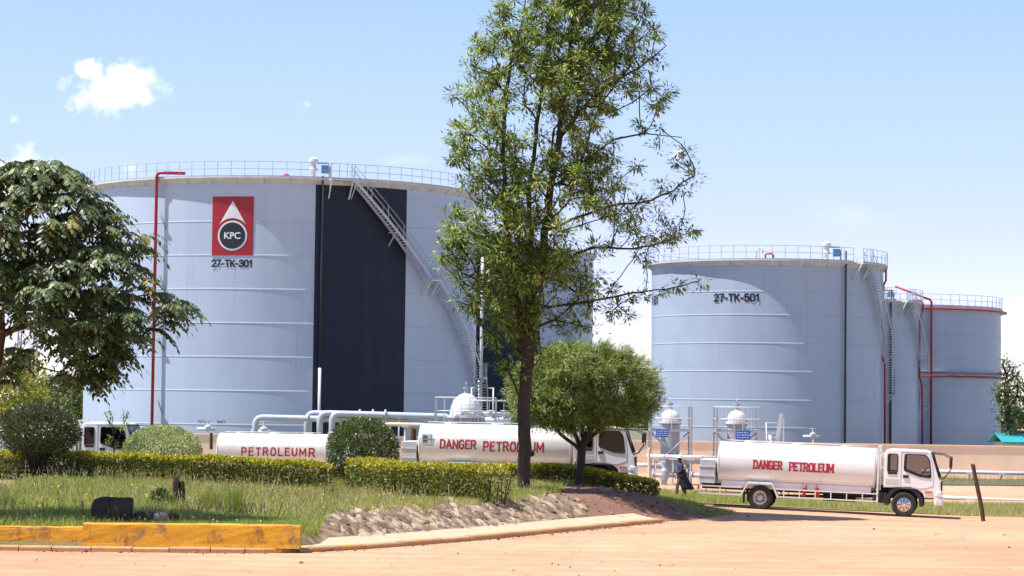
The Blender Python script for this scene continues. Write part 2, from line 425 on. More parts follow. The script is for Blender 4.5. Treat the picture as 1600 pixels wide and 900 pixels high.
def leaves(base, d, nrm, L, W, fold=0.15):
    """diamond leaves; base, direction, approximate normal -> (N,4,3)"""
    d = unit(d); side = unit(np.cross(d, nrm)); up = np.cross(side, d)
    L = np.broadcast_to(np.asarray(L, float), (len(base),))[:, None]; W = np.broadcast_to(np.asarray(W, float), (len(base),))[:, None]
    mid = base + d * L * 0.45 - up * W * fold
    return np.stack([base, mid + side * W / 2 + up * W * fold, base + d * L, mid - side * W / 2 + up * W * fold], 1)
def tints(n, cols, w, jit=0.18):
    cols = np.array(cols); i = rng.choice(len(cols), n, p=np.array(w) / sum(w))
    return np.clip(cols[i] * (1 + rng.normal(0, jit, (n, 1))) * (1 + rng.normal(0, 0.05, (n, 3))), 0.004, 0.9)
def rand_dir(n):
    return unit(rng.normal(0, 1, (n, 3)))
def vnoise(P, seed=0):
    """smooth pseudo noise from sines, ~[-1,1]"""
    r = np.random.default_rng(seed); out = np.zeros(P.shape[:-1])
    for k in range(5):
        w = r.normal(0, 1, P.shape[-1]) * (0.7 + 0.5 * k); out = out + np.sin(P @ w + r.uniform(0, 6.28)) / (1 + 0.35 * k)
    return out / 3.0
def ss(a, b, x):
    t = np.clip((x - a) / (b - a), 0, 1); return t * t * (3 - 2 * t)
# ------------------------------------------------------------------ terrain
def z0(X, Y):
    X = np.asarray(X, float); Y = np.asarray(Y, float)
    s = np.clip(-0.035 * (X - 11), -0.30, 0.50)
    return s * ss(86, 97, Y) * (1 - ss(112, 135, Y))

def catmull(P, n=14):
    P = np.array(P, float); P = np.vstack([2 * P[0] - P[1], P, 2 * P[-1] - P[-2]]); out = []
    for i in range(1, len(P) - 2):
        for t in np.linspace(0, 1, n, endpoint=False):
            a, b, c, d = P[i - 1], P[i], P[i + 1], P[i + 2]
            out.append(0.5 * (2 * b + (c - a) * t + (2 * a - 5 * b + 4 * c - d) * t * t + (3 * b - a - 3 * c + d) * t ** 3))
    out.append(P[-2]); return np.array(out)
KERB = catmull([(-60, 65), (-30, 65), (-14, 65), (-8, 65.05), (-5.2, 66), (-1.9, 71), (2.1, 79), (5.4, 85.6)])
TIP = np.array([(5.4, 85.6), (7.0, 88.6), (8.2, 91.2), (8.6, 92.8), (8.2, 94.4), (6.2, 96.6), (2.0, 98.2), (-60, 98.4)])
ISLAND = np.vstack([KERB, TIP[1:]])
def seg_dist(X, Y, P):
    d = np.full(np.shape(X), 1e9)
    for (ax, ay), (bx, by) in zip(P[:-1], P[1:]):
        vx, vy = bx - ax, by - ay; L = vx * vx + vy * vy + 1e-12
        t = np.clip(((X - ax) * vx + (Y - ay) * vy) / L, 0, 1)
        d = np.minimum(d, np.hypot(X - ax - t * vx, Y - ay - t * vy))
    return d
def inside(X, Y, P):
    c = np.zeros(np.shape(X), bool); Q = np.roll(P, -1, axis=0)
    for (ax, ay), (bx, by) in zip(P, Q):
        m = ((ay > Y) != (by > Y)); c ^= m & (X < (bx - ax) * (Y - ay) / (by - ay + 1e-12) + ax)
    return c
def island(X, Y):
    """height of the raised bed over the whole plane, and the signed distance to its front kerb"""
    X = np.asarray(X, float); Y = np.asarray(Y, float)
    ins = inside(X, Y, ISLAND)
    dk = seg_dist(X, Y, KERB); dt = seg_dist(X, Y, TIP)
    left = 1 - ss(-5.9, -5.0, X)
    pl = -0.25 + 0.83 * ss(0.2, 0.75, dk) + 0.50 * ss(1.0, 22, dk)
    pr = 0.06 + 0.16 * ss(0.3, 1.1, dk) + 0.66 * ss(0.8, 2.9, dk) + 0.18 * ss(3, 16, dk)
    z = pl * left + pr * (1 - left)
    cap = 1.09 - 0.80 * ss(1.5, 8.4, X)
    z = np.minimum(z, cap + 0.06 * vnoise(np.stack([X * 0.5, Y * 0.5], -1), 3))
    zb = z0(X, Y)
    tipz = zb + 0.02 + (z - zb) * ss(0.0, 1.9, dt) ** 0.8
    z = np.where(X > 0, np.minimum(z, tipz), np.minimum(z, tipz))
    z = z + 0.03 * vnoise(np.stack([X * 1.3, Y * 1.3], -1), 5) * ss(0.3, 1.5, np.minimum(dk, dt))
    return np.where(ins, z, zb - 0.25), dk, ins
def zi(x, y):
    z, d, i = island(np.array([x]), np.array([y])); return float(z[0])

def grid_object(name, X, Y, Z, mat, keep=None):
    ny, nx = X.shape; V = np.stack([X, Y, Z], -1).reshape(-1, 3)
    idx = np.arange(nx * ny).reshape(ny, nx)
    f = np.stack([idx[:-1, :-1], idx[:-1, 1:], idx[1:, 1:], idx[1:, :-1]], -1).reshape(-1, 4)
    if keep is not None: f = f[keep[:-1, :-1].ravel()]
    used = np.unique(f); rem = np.full(len(V), -1); rem[used] = np.arange(len(used))
    me = bpy.data.meshes.new(name); me.from_pydata(V[used].tolist(), [], rem[f].tolist())
    me.polygons.foreach_set('use_smooth', [True] * len(f)); me.materials.append(MATS[mat]); me.update()
    o = bpy.data.objects.new(name, me); col.objects.link(o); return tag(o, kind='structure')

gx = np.unique(np.concatenate([np.linspace(-6000, -140, 16), np.linspace(-140, -45, 20), np.linspace(-45, 50, 191), np.linspace(50, 140, 20), np.linspace(140, 6000, 16)]))
gy = np.unique(np.concatenate([np.linspace(-300, 50, 12), np.linspace(50, 160, 221), np.linspace(160, 400, 20), np.linspace(400, 9000, 20)]))
X, Y = np.meshgrid(gx, gy)
Z = z0(X, Y) + 0.02 * vnoise(np.stack([X * 0.35, Y * 0.35], -1), 11) * ((np.abs(X) < 50) & (Y < 160) & (Y > 50))
isl = inside(X, Y, ISLAND) & (seg_dist(X, Y, ISLAND) > 0.8)
Z = np.where(isl, Z - 0.4, Z)
ground = grid_object('dirt_ground', X, Y, Z, 'laterite')
tag(ground, 'wide orange red laterite yard and road in the foreground', 'ground')

X, Y = np.meshgrid(np.arange(-60, 9.4, 0.25), np.arange(65.0, 99.2, 0.25))
Z, DK, INS = island(X, Y)
edge = vnoise(np.stack([X * 0.9, Y * 0.9], -1), 21)
near = INS | (seg_dist(X, Y, ISLAND) < 0.5)
bank = (DK < 2.75 + 0.5 * edge) & (X > -5.6) & (X < 2.4 + 0.8 * edge)
soil = ~bank & ((X > 1.5 + 0.7 * edge + 0.12 * (Y - 88)) & (Y < 97))
lawn = near & ~bank & ~soil
grid_object('lawn', X, Y, Z, 'turf_soil', lawn)
grid_object('stone_bank', X, Y, Z, 'bank_mortar', near & bank)
grid_object('soil_bed', X, Y, Z, 'red_soil', near & soil)

def sheet(name, x0, x1, y0, y1, mat, lift, step=0.5, wob=0.6, seed=0):
    X, Y = np.meshgrid(np.arange(x0, x1 + 1e-6, step), np.arange(y0, y1 + 1e-6, step))
    w = wob * vnoise(np.stack([X * 0.4, Y * 0], -1), seed)
    t = (Y - y0) / (y1 - y0)
    Y2 = Y + w * (1 - np.abs(2 * t - 1)) * 0 + w * (1 - t)
    return grid_object(name, X, Y2, z0(X, Y2) + 0.02 * vnoise(np.stack([X * 0.35, Y2 * 0.35], -1), 11) * 0 + lift, mat)
sheet('verge', 6.5, 60, 100.2, 113, 'turf_soil', 0.03, 0.5, 0.8, 4)
sheet('dark_strip', 16, 60, 133, 146, 'dark_ground', 0.03, 1.0, 0.5, 5)  # strip of darker ground in front of the wall at right
sheet('turf_strip', -60, 6, 104.5, 149, 'turf_soil', 0.03, 0.5, 0.5, 6)
sheet('added_bund_floor', -400, 400, 152.5, 560, 'added_bund_ground', 0.03, 8, 0.0, 7)  # dark floor hidden behind the wall, added to cut warm bounce on the tanks

# kerb: short cast lengths along the curve with a sloping apron behind, open joints between them
def polyline_at(P, s):
    seg = np.hypot(*np.diff(P, axis=0).T); cs = np.concatenate([[0], np.cumsum(seg)])
    i = min(max(np.searchsorted(cs, s) - 1, 0), len(seg) - 1); t = (s - cs[i]) / seg[i]
    p = P[i] * (1 - t) + P[i + 1] * t; d = (P[i + 1] - P[i]) / seg[i]; return p, d
KL = float(np.hypot(*np.diff(KERB, axis=0).T).sum())
mb = MB(); ap = MB(); s = 0.0
while s < KL - 0.3:
    L = random.uniform(0.85, 1.1); e = min(s + L, KL); cut = []
    dz = random.uniform(-0.012, 0.012); dr = random.uniform(-0.015, 0.015)
    for q in (s + 0.012, (s + e) / 2, e - 0.012):
        p, d = polyline_at(KERB, q); nrm = np.array([-d[1], d[0]])
        prof = [(0 + dr, -0.2), (0 + dr, 0.10 + dz), (0.03 + dr, 0.135 + dz), (0.30, 0.14 + dz), (0.30, -0.2)]
        cut.append([(p[0] + nrm[0] * o, p[1] + nrm[1] * o, z) for o, z in prof])
    for a, b in zip(cut[:-1], cut[1:]):
        vs = a + b; mb.add(vs, [(i, i + 1, i + 6, i + 5) for i in range(4)])
    mb.add(cut[0], [(0, 1, 2, 3, 4)]); mb.add(cut[2], [(4, 3, 2, 1, 0)])
    if cut[1][0][0] > -6.5:
        rows = []
        for q in (s, e):
            p, d = polyline_at(KERB, q); nrm = np.array([-d[1], d[0]])
            rows += [(p[0] + nrm[0] * o, p[1] + nrm[1] * o, z) for o, z in ((0.30, 0.128), (0.75, 0.2), (1.15, 0.285))]
        ap.add(rows, [(0, 1, 4, 3), (1, 2, 5, 4)], True)
    s = e
tag(mb.build('kerb', 'kerb_yellow'), kind='structure')
tag(ap.build('kerb_apron', 'apron_concrete'), kind='structure')

# the two painted concrete blocks on the kerb
def barrier(name, x0, x1, y, h, w, label):
    m = MB(); n = max(3, int((x1 - x0) / 0.35)); nz = 6
    prof = [(0.0, 0.0)] + [(0.01 + 0.006 * k, h * (k / nz) - (0.04 if k == nz else 0)) for k in range(1, nz + 1)] + [(0.055, h - 0.008), (0.1, h), (w - 0.05, h + 0.01), (w, h - 0.04), (w, -0.2)]
    k = len(prof); vs = []
    for i in range(n + 1):
        x = x0 + (x1 - x0) * i / n
        for j, (dy, z) in enumerate(prof):
            q = np.array([[x * 1.7, z * 3.0]]); a = 0.014 * float(vnoise(q, 31)[0]) + random.uniform(-0.004, 0.004)
            top = random.uniform(-0.02, 0.006) if 5 <= j <= 9 else 0
            vs.append((x, y + dy + a, 0.125 + z + top))
    fs = [(i * k + j, (i + 1) * k + j, (i + 1) * k + j + 1, i * k + j + 1) for i in range(n) for j in range(k - 1)]
    fs += [tuple(range(k)), tuple(n * k + j for j in range(k - 1, -1, -1))]
    m.add(vs, fs)
    o = m.build(name, 'block_yellow', off=None)
    return tag(o, label, 'barrier block', 'yellow concrete blocks along the kerb')
barrier('concrete_block', -24, at(129, 850, 65.5).x, 65.48, 0.50, 0.42, 'lower yellow painted concrete block at far left of the kerb')
barrier('concrete_block', at(131, 850, 65.5).x, at(468, 850, 65.3).x, 65.3, 0.62, 0.5, 'taller chipped yellow concrete block with a broken right end')

# stones set in the bank
def rock_mesh(m, c, size, nrm, seed, along=None):
    r = np.random.default_rng(seed); bm = bmesh.new(); bmesh.ops.create_icosphere(bm, subdivisions=1, radius=1)
    q = Vector(nrm).to_track_quat('Z', 'Y').to_matrix() @ Matrix.Rotation(r.uniform(0, 6.28), 3, 'Z')
    if along is not None:
        zax = Vector(nrm).normalized(); xax = (Vector((-along[1] * .8 + along[0] * .6, along[0] * .8 + along[1] * .6, .25)) + Vector(r.normal(0, .25, 3))).normalized(); xax = (xax - zax * xax.dot(zax)).normalized(); q = Matrix((xax, zax.cross(xax), zax)).transposed()
    for v in bm.verts: v.co *= r.uniform(0.68, 1.22)
    bm.verts.index_update()
    vs = [Vector(c) + q @ Vector((v.co.x * size[0], v.co.y * size[1], v.co.z * size[2])) for v in bm.verts]
    m.add(vs, [[v.index for v in f.verts] for f in bm.faces]); k = len(vs); bm.free(); return k
m = MB(); tn = []
k = 0
while k < 900:
    s = random.uniform(0, 1) * 22 + KL - 22; p, d = polyline_at(KERB, s); o = random.uniform(1.1, 3.0)
    x, y = p[0] - d[1] * o, p[1] + d[0] * o
    if x > 2.6 or x < -5.0: continue
    if x > 1.2 and random.random() < 0.6: continue
    z = zi(x, y); nrm = Vector((d[1] * 0.42, -d[0] * 0.42, 1)).normalized()
    a = random.choice((random.uniform(0.06, 0.16), random.uniform(0.12, 0.34)))
    nv = rock_mesh(m, (x, y, z - 0.03), (a * 1.25, a * random.uniform(0.35, 0.7), a * random.uniform(0.25, 0.5)), nrm, k, d)
    g = random.choice([(0.50, 0.36, 0.24), (0.56, 0.42, 0.29), (0.42, 0.29, 0.19), (0.32, 0.22, 0.15), (0.24, 0.16, 0.11), (0.18, 0.12, 0.085)]); tn += [g] * nv
    k += 1
o = m.build('bank_stones', 'bank_stone'); tag(o, 'pale stones set in the sloping bank above the kerb', 'stones', kind='stuff')
def tint_attr(o, cols):
    a = o.data.attributes.new('tint', 'FLOAT_COLOR', 'POINT'); c = np.ones((len(cols), 4), np.float32); c[:, :3] = cols; a.data.foreach_set('color', c.ravel())
tint_attr(o, tn)
# clods, chips and gravel scattered on soil and road
m = MB(); tn = []
for k in range(1500):
    if k < 330:
        x, y = random.uniform(0.8, 8.2), random.uniform(83, 96.5); zz, dd, ii = island(np.array([x]), np.array([y]))
        if not ii[0]: continue
        z = float(zz[0]); a = random.uniform(0.03, 0.10); g = random.choice([(0.36, 0.2, 0.13), (0.28, 0.13, 0.08), (0.45, 0.33, 0.25), (0.2, 0.1, 0.07)])
    else:
        x, y = random.uniform(-16, 22), random.uniform(57, 92)
        if k > 700: s = random.uniform(0, KL); p, d = polyline_at(KERB, s); x, y = p[0] + d[1] * abs(random.gauss(0, 0.25)), p[1] - d[0] * (0.03 + abs(random.gauss(0, 0.25)))
        if inside(np.array([x]), np.array([y]), ISLAND)[0]: continue
        z = float(z0(x, y)); a = random.uniform(0.01, 0.035) * (2.2 if random.random() < 0.08 else 1); g = random.choice([(0.12, 0.07, 0.05), (0.3, 0.18, 0.12), (0.4, 0.25, 0.17)])
    tn += [g] * rock_mesh(m, (x, y, z + a * 0.2), (a, a * 0.8, a * 0.6), (random.gauss(0, 0.2), random.gauss(0, 0.2), 1), k + 5000)
o = m.build('loose_gravel', 'bank_stone'); tag(o, 'scattered pebbles and clods on the dirt yard and soil bed', 'gravel', kind='stuff'); tint_attr(o, tn)

# ------------------------------------------------------------------ boundary wall
def wall_run(p0, p1, h0, h1, name, label, t=0.25):
    m = MB(); a = Vector((*p0, 0)); b = Vector((*p1, 0)); d = (b - a); L = d.length; d.normalize(); n = Vector((-d.y, d.x, 0)); k = max(2, int(L / 3))
    root = empty(name, (*p0, 0), label, 'wall')
    c = MB(); vs = []; cv = []
    for i in range(k + 1):
        p = a + d * (L * i / k); h = h0 + (h1 - h0) * i / k
        for o, z in ((-t / 2, -0.5), (-t / 2, h), (t / 2, h), (t / 2, -0.5)): q = p + n * o; vs.append((q.x, q.y, z))
        for o, z in ((-t / 2 - 0.05, h + 0.002), (-t / 2 - 0.05, h + 0.09), (t / 2 + 0.05, h + 0.09), (t / 2 + 0.05, h + 0.002)): q = p + n * o; cv.append((q.x, q.y, z))
    fs = [(i * 4 + j, (i + 1) * 4 + j, (i + 1) * 4 + (j + 1) % 4, i * 4 + (j + 1) % 4) for i in range(k) for j in range(4)] + [(0, 1, 2, 3), (k * 4 + 3, k * 4 + 2, k * 4 + 1, k * 4)]
    m.add(vs, fs).build('wall_panel', 'wall_peach', root, root.location); c.add(cv, fs).build('coping', 'wall_peach', root, root.location)
    return root
wall_run((-70, 151), (62, 149), 2.16, 1.78, 'boundary_wall', 'long low peach plastered wall in front of the storage tanks')

# ------------------------------------------------------------------ stroke lettering
GL = {
 'D': (0.62, [[(0, 0), (0, 1)], [(0, 1), (.36, 1), (.58, .82), (.58, .18), (.36, 0), (0, 0)]]),
 'A': (0.66, [[(0, 0), (.33, 1), (.66, 0)], [(.12, .32), (.54, .32)]]),
 'N': (0.62, [[(0, 0), (0, 1)], [(0, 1), (.6, 0)], [(.6, 0), (.6, 1)]]),
 'G': (0.62, [[(.58, .8), (.42, 1), (.16, 1), (0, .8), (0, .2), (.16, 0), (.42, 0), (.58, .18), (.58, .46), (.34, .46)]]),
 'E': (0.52, [[(0, 0), (0, 1)], [(0, 1), (.5, 1)], [(0, .52), (.42, .52)], [(0, 0), (.5, 0)]]),
 'R': (0.60, [[(0, 0), (0, 1)], [(0, 1), (.42, 1), (.56, .86), (.56, .62), (.42, .48), (0, .48)], [(.3, .48), (.6, 0)]]),
 'P': (0.56, [[(0, 0), (0, 1)], [(0, 1), (.42, 1), (.56, .86), (.56, .58), (.42, .44), (0, .44)]]),
 'T': (0.60, [[(.3, 0), (.3, 1)], [(0, 1), (.6, 1)]]),
 'O': (0.62, [[(.16, 0), (0, .2), (0, .8), (.16, 1), (.44, 1), (.6, .8), (.6, .2), (.44, 0), (.16, 0)]]),
 'L': (0.50, [[(0, 0), (0, 1)], [(0, 0), (.5, 0)]]),
 '2': (0.56, [[(0, .8), (.12, .97), (.28, 1), (.44, .97), (.55, .78), (.5, .58), (0, 0), (.56, 0)]]),
 '7': (0.54, [[(0, 1), (.54, 1), (.3, .5), (.18, 0)]]),
 '-': (0.30, [[(0, .4), (.3, .4)]]),
 'K': (0.62, [[(0, 0), (0, 1)], [(.58, 1), (.02, .4)], [(.22, .6), (.62, 0)]]),
 '3': (0.54, [[(0, .84), (.14, 1), (.38, 1), (.52, .88), (.52, .64), (.4, .54), (.2, .53)], [(.4, .53), (.54, .4), (.54, .16), (.4, 0), (.14, 0), (0, .16)]]),
 '0': (0.54, [[(.14, 0), (0, .2), (0, .8), (.14, 1), (.4, 1), (.54, .8), (.54, .2), (.4, 0), (.14, 0)]]),
 '1': (0.30, [[(0, .76), (.26, 1), (.26, 0)]]),
 '5': (0.54, [[(.5, 1), (.06, 1), (.02, .56), (.2, .64), (.4, .62), (.54, .44), (.54, .18), (.4, 0), (.14, 0), (0, .16)]]),
 'U': (0.62, [[(0, 1), (0, .2), (.16, 0), (.44, 0), (.6, .2), (.6, 1)]]),
 'M': (0.76, [[(0, 0), (0, 1)], [(0, 1), (.38, .25), (.76, 1)], [(.76, 1), (.76, 0)]]),
}
SERIF = {'D': [(0, 0), (0, 1)], 'A': [(0, 0), (.66, 0)], 'N': [(0, 0), (0, 1), (.6, 1)], 'R': [(0, 0), (0, 1), (.6, 0)], 'P': [(0, 0), (0, 1)], 'T': [(.3, 0)], 'L': [(0, 0), (0, 1)], 'U': [(0, 1), (.6, 1)], 'M': [(0, 0), (0, 1), (.76, 0), (.76, 1)], 'E': [(0, 0), (0, 1)]}
def stroke_text(words, h, gap, space, th, x0, x1, z, surf, wobble=0.0, serif=False):
    """letters painted along x from x0 to x1; surf(x, z, k) gives the point on the barrel"""
    segs = []; x = 0.0; r = random.Random(len(words))
    for ch in words:
        if ch == ' ': x += space; continue
        w, st = GL[ch]; dz = r.uniform(-wobble, wobble); tl = r.uniform(-wobble, wobble)
        for pl in st:
            for a, b in zip(pl[:-1], pl[1:]): segs.append((x + a[0] + tl * a[1], a[1] + dz, x + b[0] + tl * b[1], b[1] + dz, th))
        if serif:
            for a in SERIF.get(ch, []): segs.append((x + a[0] - .16, a[1], x + a[0] + .16, a[1], th * 0.6))
        x += w + gap
    tot = x - gap; sx = (x1 - x0) / tot; m = MB()
    for k, (ax, az, bx, bz, t) in enumerate(segs):
        A = np.array([x0 + ax * sx, z + (az - .5) * h]); B = np.array([x0 + bx * sx, z + (bz - .5) * h])
        d = B - A; L = np.hypot(*d); d /= L; n = np.array([-d[1], d[0]]) * t * h / 2; A = A - d * t * h / 2; B = B + d * t * h / 2
        q = max(1, int(L / 0.05)); vs = []
        for i in range(q + 1):
            c = A + (B - A) * i / q
            for e in (c + n, c - n): vs.append(surf(e[0], e[1], k % 9))
        m.add(vs, [(2 * i, 2 * i + 1, 2 * i + 3, 2 * i + 2) for i in range(q)])
    return m

# ------------------------------------------------------------------ storage tanks
def P(th, r, z): return Vector((r * math.sin(th), -r * math.cos(th), z))
def hit(px, py, T):
    """bearing and height where a sight line meets the tank wall"""
    d = ray(px, py); o = Vector((0, 0, CAM_Z)); cx, cy, Rr = T['cx'], T['cy'], T['R']
    a = d.x ** 2 + d.y ** 2; b = -(d.x * cx + d.y * cy); c = cx * cx + cy * cy - Rr * Rr
    disc = b * b - a * c
    if disc < 0: t = -b / a
    else: t = (-b - math.sqrt(disc)) / a
    p = o + d * t; return math.atan2(p.x - cx, -(p.y - cy)), p.z
def arc_pts(th0, th1, r, z, n): return [P(th0 + (th1 - th0) * i / n, r, z) for i in range(n + 1)]

def shell_patch(mb, T, th0, th1, seams, nseg, bead=0.02):
    Rr, H, seed = T['R'], T['H'], T['seed']
    ths = np.linspace(th0, th1, nseg + 1)
    def strip(zr):
        zr = np.array(zr); TH, ZZ = np.meshgrid(ths, [z for z, o in zr]); OO = np.array([o for z, o in zr])[:, None] * np.ones_like(TH)
        q = np.stack([np.sin(TH) * 7, np.cos(TH) * 7, ZZ * 0.5], -1); q2 = np.stack([np.sin(TH) * 2.4, np.cos(TH) * 2.4, ZZ * 0.16], -1)
        fade = ss(0, 1.5, ZZ) * ss(0, 0.25, H - ZZ)
        rr = Rr + OO + (0.030 * vnoise(q, seed) + 0.034 * vnoise(q2, seed + 1)) * fade
        V = np.stack([rr * np.sin(TH), -rr * np.cos(TH), ZZ], -1).reshape(-1, 3); nx = len(ths)
        mb.add(V.tolist(), [(i * nx + j, i * nx + j + 1, (i + 1) * nx + j + 1, (i + 1) * nx + j) for i in range(len(zr) - 1) for j in range(nx - 1)], True)
    z = 0.0
    for sm in list(seams) + [None]:
        top = H if sm is None else sm - 0.035
        zs = np.linspace(z, top, 7); strip([(q, 0) for q in zs])
        if sm is not None:
            strip([(sm - 0.035, 0), (sm - 0.02, bead)]); strip([(sm - 0.02, bead), (sm + 0.075, 0.0)])
            z = sm + 0.075

def rail_ring(mb, r, z, th0, th1, h=1.1, step=1.0, pr=0.026, kick=True):
    n = max(3, int((th1 - th0) * r / step)); k = n * 3
    for zz in (h, h * 0.52): mb.tube(arc_pts(th0, th1, r, z + zz, k), 0.024, 4)
    for i in range(n + 1):
        p = P(th0 + (th1 - th0) * i / n, r, z); mb.tube([p, p + Vector((0, 0, h))], pr, 4)
    if kick:
        vs = arc_pts(th0, th1, r + 0.012, z, k) + arc_pts(th0, th1, r + 0.012, z + 0.10, k)
        mb.add(vs, [(i, i + 1, k + 2 + i, k + 1 + i) for i in range(k)], True)

def stair(root, T, legs, **kw):
    for lg in legs: flight(root, T, [lg], **kw)
def flight(root, T, legs, mat='stair_steel', w=0.72, gap=0.22, brackets=True, both=True):
    """legs: list of (th0, z0, th1, z1), each a flight winding down the wall"""
    Rr = T['R']
    st = MB(); tr = MB(); hr = MB(); br = MB()
    for th0, za, th1, zb in legs:
        n = max(4, int(abs(za - zb) / 0.2)); ri, ro = Rr + gap, Rr + gap + w
        for i in range(n + 1):
            t = i / n; th = th0 + (th1 - th0) * t; z = za + (zb - za) * t
            dth = 0.27 / Rr; a, b = th - dth / 2, th + dth / 2
            vs = [P(a, ri, z), P(b, ri, z), P(b, ro, z), P(a, ro, z)]; vs += [v - Vector((0, 0, 0.05)) for v in vs]
            tr.add(vs, [(0, 1, 2, 3), (7, 6, 5, 4), (0, 4, 5, 1), (1, 5, 6, 2), (2, 6, 7, 3), (3, 7, 4, 0)])
        m = max(8, n // 2)
        for r in (ri - 0.03, ro + 0.03):
            top = [P(th0 + (th1 - th0) * i / m, r, za + (zb - za) * i / m + 0.12) for i in range(m + 1)]
            bot = [p - Vector((0, 0, 0.27)) for p in top]
            k = m + 1
            o2 = [P(th0 + (th1 - th0) * i / m, r + 0.03, za + (zb - za) * i / m + 0.12) for i in range(m + 1)]
            ob = [p - Vector((0, 0, 0.27)) for p in o2]
            st.add(top + bot + o2 + ob, [(i, i + 1, k + i + 1, k + i) for i in range(m)] + [(2 * k + i, 3 * k + i, 3 * k + i + 1, 2 * k + i + 1) for i in range(m)] + [(i, 2 * k + i, 2 * k + i + 1, i + 1) for i in range(m)] + [(k + i, k + i + 1, 3 * k + i + 1, 3 * k + i) for i in range(m)])
        for r in ((ro + 0.03, ri - 0.02) if both else (ro + 0.03,)):
            for h in (1.05, 0.55):
                hr.tube([P(th0 + (th1 - th0) * i / m, r, za + (zb - za) * i / m + h) for i in range(m + 1)], 0.026, 4)
            np_ = max(2, int(abs(za - zb) / 1.25))
            for i in range(np_ + 1):
                t = i / np_; p = P(th0 + (th1 - th0) * t, r, za + (zb - za) * t); hr.tube([p, p + Vector((0, 0, 1.05))], 0.028, 4)
        if brackets:
            nb = max(1, int(abs(za - zb) / 3.2))
            for i in range(nb + 1):
                br.cut(); t = (i + 0.04) / (nb + 0.08); th = th0 + (th1 - th0) * t; z = za + (zb - za) * t - 0.2
                br.tube([P(th, Rr - 0.02, z - 0.95), P(th, ro + 0.03, z)], 0.045, 4); br.tube([P(th, Rr - 0.02, z), P(th, ro + 0.05, z)], 0.045, 4)
    s = st.build('stringer', mat, root); s.name = 'spiral_stair'
    tr.build('tread', mat, s).name = 'treads'; hr.build('handrail', 'rail_grey', s)
    if brackets: br.build_each('bracket', mat, s)
    return s
def landing(root, T, th0, th1, z, depth=0.9, rail=True, struts=True):
    Rr = T['R']; n = 6; m = MB()
    a = arc_pts(th0, th1, Rr + 0.02, z, n); b = arc_pts(th0, th1, Rr + 0.18 + depth, z, n); k = n + 1
    lo = [p - Vector((0, 0, 0.09)) for p in a + b]
    m.add(a + b + lo, [(i, i + 1, k + i + 1, k + i) for i in range(n)] + [(2 * k + i, 3 * k + i, 3 * k + i + 1, 2 * k + i + 1) for i in range(n)] + [(k + i, k + i + 1, 3 * k + i + 1, 3 * k + i) for i in range(n)] + [(0, k, 3 * k, 2 * k), (n, 2 * k + n, 3 * k + n, k + n)])
    o = m.build('landing', 'steel_white', root)
    if rail:
        h = MB(); rail_ring(h, Rr + 0.16 + depth, z, th0, th1, 1.1, 0.8)
        h.build('landing_rail', 'rail_grey', o)
    if struts:
        s = MB()
        for th in (th0 + 0.004, th1 - 0.004): s.cut().tube([P(th, Rr - 0.02, z - 1.35), P(th, Rr + depth, z - 0.08)], 0.06, 4)
        s.build_each('strut', 'steel_white', o)
    return o

def tank(name, label, T, seams, panel=None, rim=True, rim_w=0.40, gates=((-math.pi, math.pi),)):
    Rr, H = T['R'], T['H']
    root = empty(name, (T['cx'], T['cy'], 0), label, 'storage tank', 'grey fuel storage tanks')
    full = 2 * math.pi; nseg = 300
    a0, a1 = (0, full) if panel is None else (panel[1], panel[0] + full)
    m = MB(); shell_patch(m, T, a0, a1, seams, int(nseg * (a1 - a0) / full)); m.build('shell', T.get('paint', 'tank_grey'), root)
    if panel is not None:
        m = MB(); shell_patch(m, T, panel[0], panel[1], seams, max(20, int(nseg * (panel[1] - panel[0]) / full)), 0.006); m.build('dark_panel', 'tank_navy', root)
    m = MB(); m.lathe([(Rr - 0.02, H - 0.06), (Rr * 0.5, H + 0.35), (0.01, H + 0.6)], 96); m.build('roof', 'tank_grey', root)
    if rim:
        m = MB(); m.lathe([(Rr + 0.012, H - 0.40), (Rr + rim_w, H - 0.03), (Rr + rim_w, H + 0.05), (Rr - 0.12, H + 0.05), (Rr - 0.12, H - 0.10)], 220)
        o = m.build('rim_walkway', 'rim_cream', root)
        g = MB(); nb = int(full * Rr / 1.9)
        for i in range(nb):
            th = full * i / nb
            vs = [P(th, Rr + 0.01, H - 0.46), P(th, Rr + rim_w + 0.012, H - 0.04), P(th, Rr + 0.01, H - 0.36)]
            e = P(th + math.pi / 2, 0.03, 0); vs2 = [v + e for v in vs]
            g.cut().add(vs + vs2, [(0, 1, 2), (5, 4, 3), (0, 3, 4, 1), (1, 4, 5, 2)])
        g.build_each('rim_bracket', 'steel_grey', o)
    m = MB()
    for g0, g1 in gates: rail_ring(m, Rr + (rim_w - 0.05 if rim else 0.0), H + 0.05, g0, g1)
    m.build('guard_rail', 'rail_grey', root)
    return root
def wall_pipe(name, root, T, th, zlist, mat, r=0.09, off=0.35, clamps=True, dth=None):
    """pipe standing off the wall; zlist [(z, dtheta)]"""
    m = MB(); m.tube([P(th + d, T['R'] + off, z) for z, d in zlist], r, 10)
    o = m.build(name, mat, root)
    if clamps:
        c = MB(); za, zb = max(z for z, d in zlist), min(z for z, d in zlist); n = max(1, int((za - zb) / 3.4))
        for i in range(n):
            z = zb + (za - zb) * (i + 0.6) / n; d = min(zlist, key=lambda q: abs(q[0] - z))[1]
            c.cut().tube([P(th + d, T['R'] - 0.02, z), P(th + d, T['R'] + off, z)], 0.035, 4); c.tube([P(th + d, T['R'] - 0.02, z - 0.6), P(th + d, T['R'] + off, z)], 0.03, 4)
        c.build_each('pipe_clamp', 'steel_grey', o)
    return o
